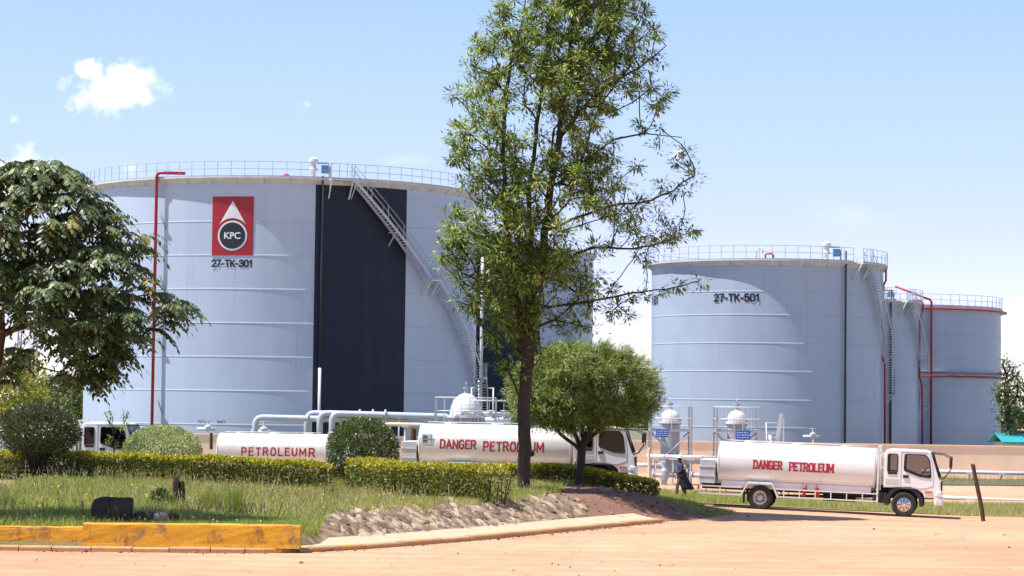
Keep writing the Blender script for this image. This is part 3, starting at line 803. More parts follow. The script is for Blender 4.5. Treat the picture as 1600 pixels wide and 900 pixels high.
def text_mesh(body, height, bold=0.02, spacing=1.0):
    cu = bpy.data.curves.new('lettering', 'FONT'); cu.body = body; cu.size = 1; cu.offset = bold; cu.space_character = spacing; cu.align_x = 'CENTER'; cu.resolution_u = 6
    o = bpy.data.objects.new('lettering', cu); col.objects.link(o); bpy.context.view_layer.update()
    me = bpy.data.meshes.new_from_object(o.evaluated_get(bpy.context.evaluated_depsgraph_get()))
    bpy.data.objects.remove(o)
    bm = bmesh.new(); bm.from_mesh(me); bmesh.ops.triangulate(bm, faces=bm.faces[:])
    v = np.array([q.co[:2] for q in bm.verts]); bm.verts.index_update(); f = [[q.index for q in t.verts] for t in bm.faces]; bm.free()
    lo, hi = v.min(0), v.max(0); v = (v - (lo + hi) / 2) * (height / (hi[1] - lo[1])); return v, f
def tank_text(name, root, T, th, z, body, h, mat, off=0.05, bold=0.03, sx=1.0, spacing=1.0):
    v, f = text_mesh(body, h, bold, spacing); m = MB()
    m.add([P(th + x * sx / T['R'], T['R'] + off, z + y) for x, y in v], f)
    return m.build(name, mat, root)
def tank_number(root, T, th, z, body, w, h):
    x = th * T['R']; m = stroke_text(body, h * 0.86, 0.26, 0.5, 0.25, x - w / 2, x + w / 2, z, lambda x_, z_, k: P(x_ / T['R'], T['R'] + 0.034 + 0.0012 * k, z_))
    return m.build('tank_number', 'number_black', root)
def tank_plate(name, root, T, th0, th1, z0_, z1_, mat, off):
    m = MB(); n = 30; a = arc_pts(th0, th1, T['R'] + off, z0_, n); b = arc_pts(th0, th1, T['R'] + off, z1_, n)
    a2 = arc_pts(th0, th1, T['R'] - 0.01, z0_, n); b2 = arc_pts(th0, th1, T['R'] - 0.01, z1_, n); k = n + 1
    m.add(a + b + a2 + b2, [(i, i + 1, k + i + 1, k + i) for i in range(n)] + [(i, 2 * k + i, 2 * k + i + 1, i + 1) for i in range(n)] + [(k + i, k + i + 1, 3 * k + i + 1, 3 * k + i) for i in range(n)] + [(0, k, 3 * k, 2 * k), (n, 2 * k + n, 3 * k + n, k + n)])
    return m.build(name, mat, root)
def gauge(root, th, T, s=1.0, inset=0.5):
    """breather valve and level gauge standing on the rim"""
    m = MB(); c = P(th, T['R'] - inset, T['H'] + 0.05)
    m.lathe([(0.16, 0), (0.16, 0.55), (0.30, 0.6), (0.30, 0.72), (0.2, 0.78), (0.2, 1.15), (0.34, 1.25), (0.34, 1.42), (0.12, 1.55), (0.0, 1.6)], 14, Matrix.Translation(c) @ Matrix.Scale(s, 4))
    o = m.build('breather_valve', 'steel_white', root)
    b = MB(); c2 = P(th + 0.85 / T['R'], T['R'] - inset + 0.2, T['H'] + 0.75 * s)
    b.box(c2, (0.55 * s, 0.4, 0.6 * s), None, 0.03); b.build('gauge_box', 'blue_box', root)
    g = MB(); c3 = P(th + 1.2 / T['R'], T['R'] - inset + 0.3, T['H']); g.tube([c3, c3 + Vector((0, 0, 1.35 * s))], 0.07, 8); g.tube([c3 + Vector((0, 0, 1.2 * s)), c3 + Vector((-0.9, 0, 1.2 * s)), c3 + Vector((-0.9, 0, 1.5 * s))], 0.05, 6)
    g.build('gauge_pipe', 'steel_grey', root)

TA = dict(cx=-359 / 3800 * 190, cy=190, R=15.2, H=20.25, seed=41, paint='tank_pale')
TB = dict(cx=(708 - 800) / 3800 * 264, cy=264, R=15.2, H=20.35, seed=51, paint='tank_pale')
TC = dict(cx=399 / 3800 * 199, cy=199, R=9.4, H=15.65, seed=61)
TD = dict(cx=(1297 - 800) / 3800 * 222, cy=222, R=8.05, H=13.75, seed=71)
TE = dict(cx=(1395 - 800) / 3800 * 240, cy=240, R=10.55, H=13.95, seed=81)

def emblem(root, T, th, zc, w, h):
    pl = tank_plate('emblem', root, T, th - w / 2 / T['R'], th + w / 2 / T['R'], zc - h / 2, zc + h / 2, 'sign_red', 0.045)
    def flat(poly_tris, off):
        V, Fc = poly_tris; return [P(th + x / T['R'], T['R'] + off, zc + z) for x, z in V], Fc
    def disc(cz, r, n=48):
        V = [(0, cz)] + [(r * math.cos(2 * math.pi * i / n), cz + r * math.sin(2 * math.pi * i / n)) for i in range(n)]
        return V, [(0, 1 + i, 1 + (i + 1) % n) for i in range(n)]
    cz = -0.165 * h; r0 = 0.355 * w
    m = MB(); ax, az = 0.0, 0.425 * h; Rg = r0 + 0.06 * w
    # the drop's tip: a tall triangle with a concave foot following the ring
    a0 = R(38); a1 = R(142); n = 16
    V = [(ax, az)] + [(Rg * 1.0 * math.cos(a0 + (a1 - a0) * i / n), cz + Rg * math.sin(a0 + (a1 - a0) * i / n)) for i in range(n + 1)]
    m.add(*flat((V, [(0, 1 + i, 2 + i) for i in range(n)]), 0.062)); m.build('emblem_tip', 'sign_white', pl)
    m = MB(); m.add(*flat(disc(cz, r0), 0.062)); m.build('emblem_ring', 'sign_white', pl)
    m = MB(); m.add(*flat(disc(cz, r0 * 0.88), 0.074)); m.build('emblem_disc', 'sign_navy', pl)
    v, f = text_mesh('KPC', 0.46 * r0 * 1.0, 0.022); m = MB()
    m.add([P(th + x / T['R'], T['R'] + 0.088, zc + cz + y) for x, y in v], f); m.build('emblem_letters', 'sign_white', pl)
    return pl

def big_tank(name, label, T, ref=None):
    """the two tall tanks: navy stripe, emblem, stair winding to the right"""
    dth = R(5.4) if ref is None else ref
    view = math.atan2(-T['cx'], T['cy'])            # bearing that faces the camera
    seams = [z for z in np.arange(2.45, T['H'] - 0.8, 2.44)]
    pan = (view + R(8.6), view + R(36.4))
    top = view + R(17.2)
    root = tank(name, label, T, seams, pan, gates=((view + R(18.4) - 2 * math.pi, view + R(11.8)),))
    H = T['H']
    z1, z2 = H - 7.0, H - 14.1
    stair(root, T, [(view + R(18.2), H - 0.05, view + R(42.6), z1 + 0.1), (view + R(46.0), z1 - 0.1, view + R(72.5), z2), (view + R(76.5), z2 - 0.1, view + R(97), 0.4)])
    landing(root, T, view + R(12.0), view + R(18.2), H - 0.03); landing(root, T, view + R(42.5), view + R(46.1), z1); landing(root, T, view + R(72.4), view + R(76.6), z2)
    th = view + R(10.3)
    wall_pipe('gauge_pipe', root, T, th, [(H + 0.2, 0), (6.6, 0)], 'dark_metal', 0.085, 0.3); wall_pipe('pipe_foot', root, T, th, [(6.6, 0), (0.4, 0)], 'steel_white', 0.11, 0.3)
    gauge(root, view + R(8.2), T)
    return root
ta = big_tank('storage_tank', 'large grey tank with red drop emblem, navy stripe and number 27-TK-301', TA)
t0_, zt = hit(332, 353, TA); t1_, _ = hit(396, 353, TA); _, za = hit(364, 307, TA); _, zb = hit(364, 399, TA)
emblem(ta, TA, (t0_ + t1_) / 2, (za + zb) / 2, (t1_ - t0_) * TA['R'], za - zb)
tq0, zq = hit(332, 412, TA); tq1, _ = hit(393, 412, TA); _, zq1 = hit(362, 406, TA); _, zq2 = hit(362, 417, TA)
tank_number(ta, TA, (tq0 + tq1) / 2, (zq1 + zq2) / 2, '27-TK-301', (tq1 - tq0) * TA['R'], zq1 - zq2)
for px, py, tx in ((318, 658, 'OUTLET'), (346, 659, 'INLET')):
    th, z = hit(px, py, TA); tank_text('stencil', ta, TA, th, z, tx, 0.17, 'number_black', 0.04, 0.01)
th, z = hit(248, 470, TA)
view = math.atan2(-TA['cx'], TA['cy'])
m = MB(); zt_ = TA['H'] + 0.42
m.tube([P(th, TA['R'] + 0.5, 0.3), P(th, TA['R'] + 0.5, zt_ - 0.25), P(th + 0.006, TA['R'] + 0.5, zt_ - 0.07), P(th + 0.018, TA['R'] + 0.48, zt_), P(th + 0.115, TA['R'] - 0.6, zt_)], 0.115, 10)
o = m.build('foam_pipe', 'pipe_red', ta); c = MB()
for z in (4.2, 8.7, 13.2, 17.6): c.cut().tube([P(th, TA['R'] + 0.5, z), P(th + 0.03, TA['R'] + 0.5, z), P(th + 0.034, TA['R'] - 0.02, z - 1.1)], 0.04, 5)
c.build_each('pipe_clamp', 'steel_grey', o)
m = MB(); c_ = P(hit(447, 280, TA)[0], TA['R'] - 0.3, TA['H'] + 0.05); m.lathe([(0.3, 0), (0.3, 0.15), (0.12, 0.28), (0, 0.3)], 12, Matrix.Translation(c_)); m.build('hatch', 'pipe_red', ta)

tb = big_tank('storage_tank', 'grey tank with navy stripe half hidden behind the tall tree', TB)
vb = math.atan2(-TB['cx'], TB['cy'])
wall_pipe('down_pipe', tb, TB, vb + R(10.9), [(TB['H'], 0), (0.4, 0)], 'steel_white', 0.17, 0.5)

# tank 501
vc = math.atan2(-TC['cx'], TC['cy'])
_, zs = hit(1190, 535, TC)
seams = [hit(1190, y, TC)[1] for y in (668, 625, 580, 536, 491.5, 455)]
tc_ = tank('storage_tank', 'grey tank numbered 27-TK-501 behind the white tanker at right', TC, seams, gates=((vc + R(58) - 2 * math.pi, vc + R(44)),))
tq0, zq = hit(1117, 465, TC); tq1, _ = hit(1185, 465, TC); _, zq1 = hit(1150, 459, TC); _, zq2 = hit(1150, 471, TC)
tank_number(tc_, TC, (tq0 + tq1) / 2, (zq1 + zq2) / 2, '27-TK-501', (tq1 - tq0) * TC['R'], zq1 - zq2)
th, z = hit(1025, 469, TC); tank_number(tc_, TC, th - 0.13, z, '27-TK-501', 3.6, 0.68)
th, _ = hit(1318, 550, TC); wall_pipe('gauge_pipe', tc_, TC, th, [(TC['H'] + 0.9, 0), (0.3, 0)], 'dark_metal', 0.085, 0.22)
gauge(tc_, hit(1297, 400, TC)[0], TC)
def small_stair(root, T, v, a_top, a_bot, zbot):
    H = T['H']; landing(root, T, v + a_top - R(7), v + a_top, H - 0.02)
    stair(root, T, [(v + a_top, H - 0.1, v + a_bot, zbot)], w=0.75, gap=0.2)
    landing(root, T, v + a_bot, v + a_bot + R(8), zbot)
# stairs of 501 run round its right-hand side
small_stair(tc_, TC, vc, R(53), R(93), 5.4)
def red_riser(root, T, px, pts, r=0.085, D=None, name='foam_pipe'):
    """riser standing clear of the stair; pts: [(px, z)]"""
    D = D or T['cy'] - T['R'] * 0.25
    m = MB(); b = Vector((T['cx'], T['cy'], 0)); q = []
    for x, z in pts:
        p = at(x, 600, D); q.append(Vector((p.x - b.x, D - b.y, z)))
    m.tube(q, r, 8); return m.build(name, 'pipe_red', root)
zof = lambda y, D, x=1400: 4 + (635 + 0.012 * (x - 800) - y) * D / 3800
D = TC['cy'] - TC['R'] * 0.25
red_riser(tc_, TC, 0, [(1368, zof(417, D)), (1381, zof(417.5, D)), (1383.5, zof(421, D)), (1383.5, zof(438, D)), (1379, zof(448, D)), (1377.5, zof(453, D)), (1377, zof(555, D)), (1382.5, zof(570, D)), (1383, 0.2)])
for nm, px, sz in (('vent_bend', 1180, 1.0), ('foam_bend', 1202, 0.8)):
    th, _ = hit(px, 420, TC); m = MB(); b = P(th, TC['R'] - 0.7, TC['H'] + 0.02); w = 0.36
    t_ = P(th + math.pi / 2, 1, 0)
    if nm == 'vent_bend': pts = [b, b + Vector((0, 0, 0.72)), b + t_ * 0.1 + Vector((0, 0, 0.92)), b + t_ * 0.32 + Vector((0, 0, 0.97)), b + t_ * 0.5 + Vector((0, 0, 0.85)), b + t_ * 0.52 + Vector((0, 0, 0.55))]
    else: pts = [b - t_ * 0.3, b - t_ * 0.3 + Vector((0, 0, 0.42)), b - t_ * 0.2 + Vector((0, 0, 0.54)), b + t_ * 0.2 + Vector((0, 0, 0.54)), b + t_ * 0.32 + Vector((0, 0, 0.42)), b + t_ * 0.32]
    m.tube(pts, 0.07, 8); m.build(nm, 'pipe_red' if nm == 'foam_bend' else 'steel_white', tc_)

vd = math.atan2(-TD['cx'], TD['cy'])
td = tank('storage_tank', 'narrow visible strip of grey tank between two right-hand tanks', TD, [2.3, 4.5, 6.7, 8.9, 11.1], gates=((vd + R(60) - 2 * math.pi, vd + R(44)),))
small_stair(td, TD, vd, R(56), R(98), 4.4)
D = TD['cy'] - TD['R'] * 0.2
red_riser(td, TD, 0, [(1425, zof(469, D)), (1440, zof(470, D)), (1442, zof(475, D)), (1441, zof(485, D)), (1437, zof(500, D)), (1436.5, zof(588, D)), (1441, zof(602, D)), (1441.5, 0.2)])
th, _ = hit(1389, 560, TD); wall_pipe('gauge_pipe', td, TD, th, [(TD['H'] + 1.0, 0), (0.3, 0)], 'dark_metal', 0.11, 0.22)
gauge(td, hit(1384, 450, TD)[0], TD, 0.8)
ve = math.atan2(-TE['cx'], TE['cy'])
te = tank('storage_tank', 'rightmost grey tank ringed by thin red fire pipes', TE, [2.3, 4.4, 6.6, 9.0, 11.3], rim_w=0.15)
m = MB(); m.lathe([(TE['R'] + 0.01, 7.55), (TE['R'] + 0.40, 7.75), (TE['R'] + 0.40, 7.85), (TE['R'] + 0.01, 7.88)], 120); m.build('wind_girder', 'steel_grey', te)
for nm, z, off, r in (('cooling_ring', TE['H'] - 0.25, 0.5, 0.085), ('cooling_ring', 7.35, 0.55, 0.085)):
    m = MB(); m.tube(arc_pts(-math.pi, math.pi, TE['R'] + off, z, 90), r, 6); m.build(nm, 'pipe_red', te)
D = TE['cy'] - TE['R'] - 0.25
red_riser(te, TE, 0, [(1398, zof(447, D)), (1440, zof(463, D)), (1452, zof(467, D)), (1455, zof(471, D)), (1455, 0.2)], r=0.105, D=D)
m = MB()
for z in (TE['H'] - 0.32, 7.2):
    for k in range(26):
        th = 2 * math.pi * k / 26; m.cut().tube([P(th, TE['R'] - 0.01, z), P(th, TE['R'] + 0.62, z - 0.02)], 0.035, 4)
m.build_each('ring_bracket', 'steel_grey', te)
def boolean_cut(o, cutters):
    for c in cutters:
        md = o.modifiers.new('cut', 'BOOLEAN'); md.operation = 'DIFFERENCE'; md.solver = 'EXACT'; md.object = c
    bpy.context.view_layer.update()
    me = bpy.data.meshes.new_from_object(o.evaluated_get(bpy.context.evaluated_depsgraph_get()))
    o.modifiers.clear(); o.data = me
    for c in cutters: bpy.data.objects.remove(c)
def rounded(poly, r, n=4):
    out = []; k = len(poly)
    for i in range(k):
        p, a, b = Vector(poly[i]), Vector(poly[i - 1]), Vector(poly[(i + 1) % k])
        da, db = (a - p), (b - p); q = min(r, da.length * 0.45, db.length * 0.45); s, e = p + da.normalized() * q, p + db.normalized() * q
        for j in range(n + 1):
            t = j / n; out.append(tuple(s * (1 - t) ** 2 + p * 2 * t * (1 - t) + e * t * t))
    return out
WHEELBASE = 5.68
def make_truck(loc, yaw, tilt, label, lettering, barrel=(-1.72, 4.5, 1.80, 0.85, 1.15), cab_glass='cab_glass', seat='seat_pink', rear_box=True, extinguishers=True):
    t = empty('tanker_truck', loc, label, 'tanker truck', 'white petroleum tanker trucks', (0, R(tilt), R(yaw)))
    # --- cab
    prof = [(4.85, 1.13), (4.85, 2.48), (4.93, 2.61), (5.1, 2.665), (6.42, 2.665), (6.66, 2.60), (6.80, 2.2), (6.99, 1.62), (7.07, 1.45), (7.11, 1.05), (7.11, 0.80), (6.46, 0.80), (6.40, 0.95), (6.2, 1.10), (5.9, 1.17)]
    m = MB(); m.prism(prof, -1.08, 1.08); cab = m.build('cab', 'truck_white', t)
    bm = bmesh.new(); bm.from_mesh(cab.data); bmesh.ops.recalc_face_normals(bm, faces=bm.faces)
    bmesh.ops.bevel(bm, geom=[e for e in bm.edges if abs(e.verts[0].co.y - e.verts[1].co.y) < 0.01], offset=0.07, segments=3, affect='EDGES', profile=0.6)
    bm.to_mesh(cab.data); bm.free()
    inner = [(4.91, 1.22), (4.91, 2.46), (5.0, 2.57), (6.40, 2.60), (6.60, 2.54), (6.73, 2.2), (6.90, 1.62), (6.98, 1.40), (6.98, 1.22)]
    door_w = rounded([(5.64, 1.84), (5.66, 2.48), (6.47, 2.48), (6.62, 2.30), (6.70, 1.58), (6.25, 1.62)], 0.08)
    rear_w = rounded([(5.0, 1.76), (5.0, 2.46), (5.38, 2.46), (5.38, 1.76)], 0.07)
    cs = []
    for poly, w in ((inner, 1.02), (door_w, 1.4), (rear_w, 1.4)):
        m = MB(); m.prism(poly, -w, w); c = m.build('cutter', 'truck_white'); bm = bmesh.new(); bm.from_mesh(c.data); bmesh.ops.recalc_face_normals(bm, faces=bm.faces); bm.to_mesh(c.data); bm.free(); c.parent = t; cs.append(c)
    ws = [(6.72, 2.50), (7.02, 1.66)]
    m = MB(); m.prism([(6.55, 2.48), (6.95, 2.48), (7.25, 1.66), (6.85, 1.66)], -0.96, 0.96); c = m.build('cutter', 'truck_white', t)
    bm = bmesh.new(); bm.from_mesh(c.data); bmesh.ops.recalc_face_normals(bm, faces=bm.faces); bm.to_mesh(c.data); bm.free(); cs.append(c)
    boolean_cut(cab, cs)
    for sgn in (-1, 1):
        for nm, poly in (('side_window', door_w), ('rear_window', rear_w)):
            m = MB(); m.prism(poly, sgn * 1.035, sgn * 1.05); w = m.build(nm, cab_glass, cab)
            f = MB(); pts = [(x, sgn * 1.083, z) for x, z in poly]; f.tube(pts + pts[:2], 0.022, 5); f.build('window_seal', 'chassis_black', w)
            if nm == 'rear_window':
                f = MB(); f.box((5.19, sgn * 1.09, 1.71), (0.36, 0.03, 0.09), None, 0.01); f.build('vent', 'chassis_black', w)
    m = MB(); m.prism([(6.70, 2.52), (6.725, 2.52), (7.02, 1.63), (6.995, 1.63)], -0.965, 0.965); ws_ = m.build('windscreen', 'cab_glass_dark', cab)
    f = MB(); f.tube([(6.70, -1.0, 2.55), (7.02, -1.0, 1.62), (7.02, 1.0, 1.62), (6.70, 1.0, 2.55), (6.70, -1.0, 2.55), (7.02, -1.0, 1.62)], 0.035, 5); f.build('screen_seal', 'chassis_black', ws_)
    f = MB(); f.tube([(7.05, -0.5, 1.6), (6.93, -0.1, 1.95)], 0.015, 4); f.cut().tube([(7.05, 0.3, 1.6), (6.93, 0.7, 1.95)], 0.015, 4); f.build_each('wiper', 'chassis_black', ws_)
    for sgn in (-1, 1):
        d = MB(); y = sgn * 1.084
        outline = [(5.52, 1.14), (5.52, 2.58), (6.55, 2.58), (6.72, 2.25), (6.80, 1.62), (6.78, 1.28), (6.45, 1.16), (5.52, 1.14)]
        d.tube([(x, y, z) for x, z in outline], 0.011, 4)
        dr = d.build('door', 'steel_grey', cab)
        h = MB(); h.box((5.72, sgn * 1.10, 1.60), (0.22, 0.04, 0.12), None, 0.012); h.build('handle', 'chassis_black', dr)
        h = MB(); h.box((5.18, sgn * 1.088, 1.40), (0.52, 0.012, 0.18), None, 0.004); h.build('side_badge', 'box_galvanised', cab)
        # mirror arms
        a = MB(); yb = sgn * 1.06
        a.tube([(6.66, yb, 2.56), (7.15, sgn * 1.32, 2.52), (7.44, sgn * 1.42, 2.40), (7.46, sgn * 1.42, 1.95), (7.2, sgn * 1.2, 1.58), (7.04, yb, 1.55)], 0.018, 5)
        mi = a.build('mirror', 'chassis_black', cab); b = MB(); b.box((7.44, sgn * 1.40, 2.22), (0.09, 0.2, 0.40), None, 0.03); b.build('mirror_head', 'chassis_black', mi)
    # interior
    s = MB(); s.box((5.75, -0.55, 1.55), (0.55, 0.55, 0.16), None, 0.05); s.box((5.45, -0.55, 1.95), (0.16, 0.55, 0.72), None, 0.06); s.cut(); s.box((5.45, 0.55, 1.95), (0.16, 0.55, 0.72), None, 0.06); s.box((5.75, 0.55, 1.55), (0.55, 0.55, 0.16), None, 0.05)
    s.build_each('seat', seat, cab)
    s = MB(); s.box((6.72, 0, 1.50), (0.45, 1.9, 0.3), None, 0.08); s.build('dashboard', 'chassis_black', cab)
    s = MB(); c0 = Vector((6.38, -0.5, 1.78)); s.tube([c0 + Vector((0.12 * math.cos(a), 0.22 * math.sin(a), 0.18 * math.cos(a))) for a in np.linspace(0, 6.2832, 17)], 0.018, 6); s.build('steering_wheel', 'chassis_black', cab)
    # front end
    b = MB(); b.box((7.02, 0, 0.66), (0.34, 2.2, 0.30), None, 0.05); bp = b.build('bumper', 'truck_white', t)
    b = MB(); b.box((7.115, 0, 1.25), (0.04, 1.7, 0.36), None, 0.01); b.build('grille', 'chassis_black', t)
    for sgn in (-1, 1):
        b = MB(); b.box((7.02, sgn * 0.95, 0.97), (0.24, 0.36, 0.22), None, 0.05); b.build('headlight', 'lamp_glass', t)
        b = MB(); b.box((6.62, sgn * 1.092, 1.03), (0.30, 0.02, 0.09), None, 0.008); b.build('turn_signal', 'lamp_amber', t)
        b = MB(); b.box((7.03, sgn * 1.11, 0.68), (0.22, 0.02, 0.16), None, 0.008); b.build('bumper_lamp', 'lamp_glass', bp)
        # wheel arch and step
        b = MB(); n = 14; ring = [(WHEELBASE + 0.60 * math.cos(a), 0.50 + 0.62 * math.sin(a)) for a in np.linspace(-0.1, math.pi + 0.1, n)]; ro = [(WHEELBASE + 0.76 * math.cos(a), 0.52 + 0.74 * math.sin(a)) for a in np.linspace(-0.1, math.pi + 0.1, n)]
        vs = [(x, sgn * 1.06, min(z, 1.16)) for x, z in ring] + [(x, sgn * 1.06, min(z, 1.18)) for x, z in ro] + [(x, sgn * 0.72, min(z, 1.16)) for x, z in ring] + [(x, sgn * 0.72, min(z, 1.18)) for x, z in ro]
        b.add(vs, [(i, i + 1, n + i + 1, n + i) for i in range(n - 1)] + [(i, 2 * n + i, 2 * n + i + 1, i + 1) for i in range(n - 1)] + [(n + i, n + i + 1, 3 * n + i + 1, 3 * n + i) for i in range(n - 1)] + [(0, n, 3 * n, 2 * n), (n - 1, 3 * n - 1, 4 * n - 1, 2 * n - 1)])
        b.build('front_mudguard', 'chassis_black', t)
        b = MB(); b.box((4.72, sgn * 0.85, 0.72), (0.55, 0.4, 0.42), None, 0.03); b.build('battery_box', 'chassis_black', t)
    # --- chassis
    c = MB()
    for sgn in (-1, 1): c.box((2.2, sgn * 0.42, 0.84), (9.2, 0.09, 0.22))
    for x in (-2.2, -0.8, 0.8, 2.4, 4.0, 6.0): c.box((x, 0, 0.84), (0.12, 0.74, 0.16))
    c.box((0, 0, 0.5), (0.24, 1.5, 0.22), None, 0.04); c.box((WHEELBASE, 0, 0.5), (0.16, 1.6, 0.14)); c.tube([(0, 0, 0.52), (4.5, 0, 0.72)], 0.06, 8)
    c.box((5.4, 0, 0.95), (1.6, 0.9, 0.5), None, 0.06)
    c.build('chassis', 'chassis_black', t)
    c = MB(); c.tube([(2.4, 0.62, 0.68), (3.7, 0.62, 0.68)], 0.25, 14); c.build('fuel_tank', 'chassis_black', t)
    def wheel(x, y, sgn, dish):
        M_ = Matrix.Translation((x, y, 0.49)) @ Matrix.Rotation(R(90) * sgn, 4, 'X')
        w = MB(); w.lathe([(0.27, -0.11), (0.33, -0.135), (0.42, -0.14), (0.475, -0.115), (0.49, -0.07), (0.49, 0.07), (0.475, 0.115), (0.42, 0.14), (0.33, 0.135), (0.27, 0.11)], 36, M_)
        o = w.build('wheel', 'tyre_rubber', t)
        r_ = MB()
        if dish: r_.lathe([(0.275, 0.12), (0.25, 0.115), (0.235, 0.02), (0.13, -0.02), (0.115, 0.06), (0.06, 0.08), (0.0, 0.085)], 28, M_)
        else:
            r_.lathe([(0.275, 0.12), (0.25, 0.125), (0.215, 0.09), (0.14, 0.11), (0.11, 0.16), (0.05, 0.18), (0.0, 0.18)], 28, M_)
        rm = r_.build('rim', 'chrome' if not dish else 'wheel_steel', o)
        nt = MB()
        for k in range(8):
            a = 2 * math.pi * k / 8; rr = 0.17; h0_ = 0.0 if dish else 0.10
            nt.add([M_ @ Vector((rr * math.cos(a) + dx, rr * math.sin(a) + dy, h0_ + dz)) for dx, dy, dz in ((-.02, -.02, 0), (.02, -.02, 0), (.02, .02, 0), (-.02, .02, 0), (-.015, -.015, .04), (.015, -.015, .04), (.015, .015, .04), (-.015, .015, .04))], [(4, 5, 6, 7), (0, 1, 5, 4), (1, 2, 6, 5), (2, 3, 7, 6), (3, 0, 4, 7)])
        nt.build('wheel_nuts', 'chassis_black', rm)
    for sgn in (1, -1):
        wheel(0, -sgn * 0.98, sgn, True); wheel(0, -sgn * 0.66, sgn, True); wheel(WHEELBASE, -sgn * 0.95, sgn, False)
        f = MB(); f.box((-0.66, -sgn * 0.85, 0.55), (0.03, 0.55, 0.62)); f.build('mudflap', 'chassis_black', t)
    # --- barrel
    bx0, bx1, bz, ba, bb = barrel; pw = 2.5
    def sec(q):
        c_, s_ = math.cos(q), math.sin(q); return (math.copysign(abs(c_) ** (2 / pw), c_) * bb, math.copysign(abs(s_) ** (2 / pw), s_) * ba)
    n = 48; rows = [(bx0 - 0.07, 0.75), (bx0 - 0.03, 0.93), (bx0, 1.0), (bx0 + 0.05, 1.004)] + [(bx0 + 0.05 + (bx1 - bx0 - 0.1) * i / 6, 1.0) for i in range(1, 6)] + [(bx1 - 0.05, 1.004), (bx1, 1.0), (bx1 + 0.03, 0.93), (bx1 + 0.07, 0.75)]
    m = MB(); vs = []
    for x, k in rows:
        for j in range(n): y, z = sec(2 * math.pi * j / n); vs.append((x, y * k, bz + z * k))
    m.add(vs, [(i * n + j, i * n + (j + 1) % n, (i + 1) * n + (j + 1) % n, (i + 1) * n + j) for i in range(len(rows) - 1) for j in range(n)], True)
    m.add(vs[:n], [tuple(range(n - 1, -1, -1))]); m.add(vs[-n:], [tuple(range(n))])
    br = m.build('tank_barrel', 'barrel_white', t)
    m = MB()
    for x in (bx0 + 0.02, bx1 - 0.02): m.cut().tube([(x, sec(2 * math.pi * j / n)[0] * 1.008, bz + sec(2 * math.pi * j / n)[1] * 1.008) for j in range(n + 1)], 0.016, 5)
    m.build_each('rolled_rim', 'rail_white', br)
    m = MB()
    for q_ in (0.335, 0.668):
        x = bx0 + (bx1 - bx0) * q_; m.cut().tube([(x, sec(2 * math.pi * j / n)[0] * 1.001, bz + sec(2 * math.pi * j / n)[1] * 1.001) for j in range(n + 1)], 0.009, 4)
    m.build_each('weld_band', 'box_galvanised', br)
    m = MB(); y_ = bb * 0.55; z_ = bz + ba - 0.05
    m.tube([(bx0 + 0.3, -y_, z_), (bx0 + 0.3, -y_, z_ + 0.12), (bx1 - 0.3, -y_, z_ + 0.12), (bx1 - 0.3, -y_, z_)], 0.012, 5); m.build('top_rail', 'rail_white', br)
    m = MB(); m.box(((bx0 + bx1) / 2, 0, bz - ba + 0.02), (bx1 - bx0 - 0.25, 1.75, 0.30), None, 0.03); m.build('barrel_skirt', 'barrel_white', t)
    m = MB()
    for k in range(3):
        x = bx0 + (bx1 - bx0) * (k + 0.6) / 3.2; m.cut().lathe([(0.26, 0), (0.26, 0.05), (0.21, 0.06), (0.21, 0.085), (0, 0.09)], 16, Matrix.Translation((x, 0.1, bz + ba - 0.01)))
    m.build_each('manhole', 'box_galvanised', br)
    def surf(x, z, k):
        v = min(0.995, abs((z - bz) / ba)); return (x, -(bb * (1 - v ** pw) ** (1 / pw) + 0.008 + 0.0009 * k), z)
    if lettering: 
        for lt in lettering: stroke_text(*lt[0], surf=surf, **lt[1]).build('lettering', 'letter_red', br)
    # bulkhead frame between barrel and cab
    m = MB()
    for sgn in (-1, 1): m.box((bx1 + 0.13, sgn * 1.12, 1.6), (0.07, 0.05, 2.2))
    m.box((bx1 + 0.13, 0, 2.72), (0.07, 2.29, 0.05)); m.build('headboard_frame', 'rail_white', t)
    m = MB(); m.box((bx1 + 0.22, 0, 1.75), (0.05, 1.9, 1.5), None, 0.02); m.build('headboard', 'barrel_white', t)
    # rear cabinet with steps
    if rear_box:
        m = MB(); m.box((bx0 - 0.42, 0, 1.44), (0.62, 2.1, 0.95), None, 0.025)
        for z in (1.25, 1.62): m.box((bx0 - 0.42, 0, z), (0.66, 2.14, 0.04))
        m.build('rear_cabinet', 'box_galvanised', t)
        for sgn in (-1, 1):
            m = MB(); m.box((bx0 - 0.76, sgn * 0.95, 0.78), (0.06, 0.3, 0.16), None, 0.015); m.build('tail_lamp', 'pipe_red', t)
    # side guard rails rising over the rear wheel
    for sgn in (-1, 1):
        m = MB(); y = sgn * 1.14; xb = bx0 - 0.70; xf = bx1 + 0.13
        def bar(pts, r=0.034): m.tube([(x, y, z) for x, z in pts], r, 4, True, False)
        bar([(xb, 0.86), (-0.74, 0.86)]); bar([(xb, 0.56), (-0.74, 0.56)]); bar([(0.62, 0.86), (xf, 0.86)]); bar([(0.72, 0.56), (xf, 0.56)])
        x = xb
        while x < -0.8: bar([(x, 0.56), (x, 0.86)], 0.028); x += 0.82
        x = 0.95
        while x < xf: bar([(x, 0.56), (x, 0.86)], 0.028); x += 0.62
        m.build('side_guard', 'rail_white', t)
        m = MB(); pr = [(-0.78, 0.52), (-0.50, 1.05), (0.48, 1.05), (0.72, 0.52)]
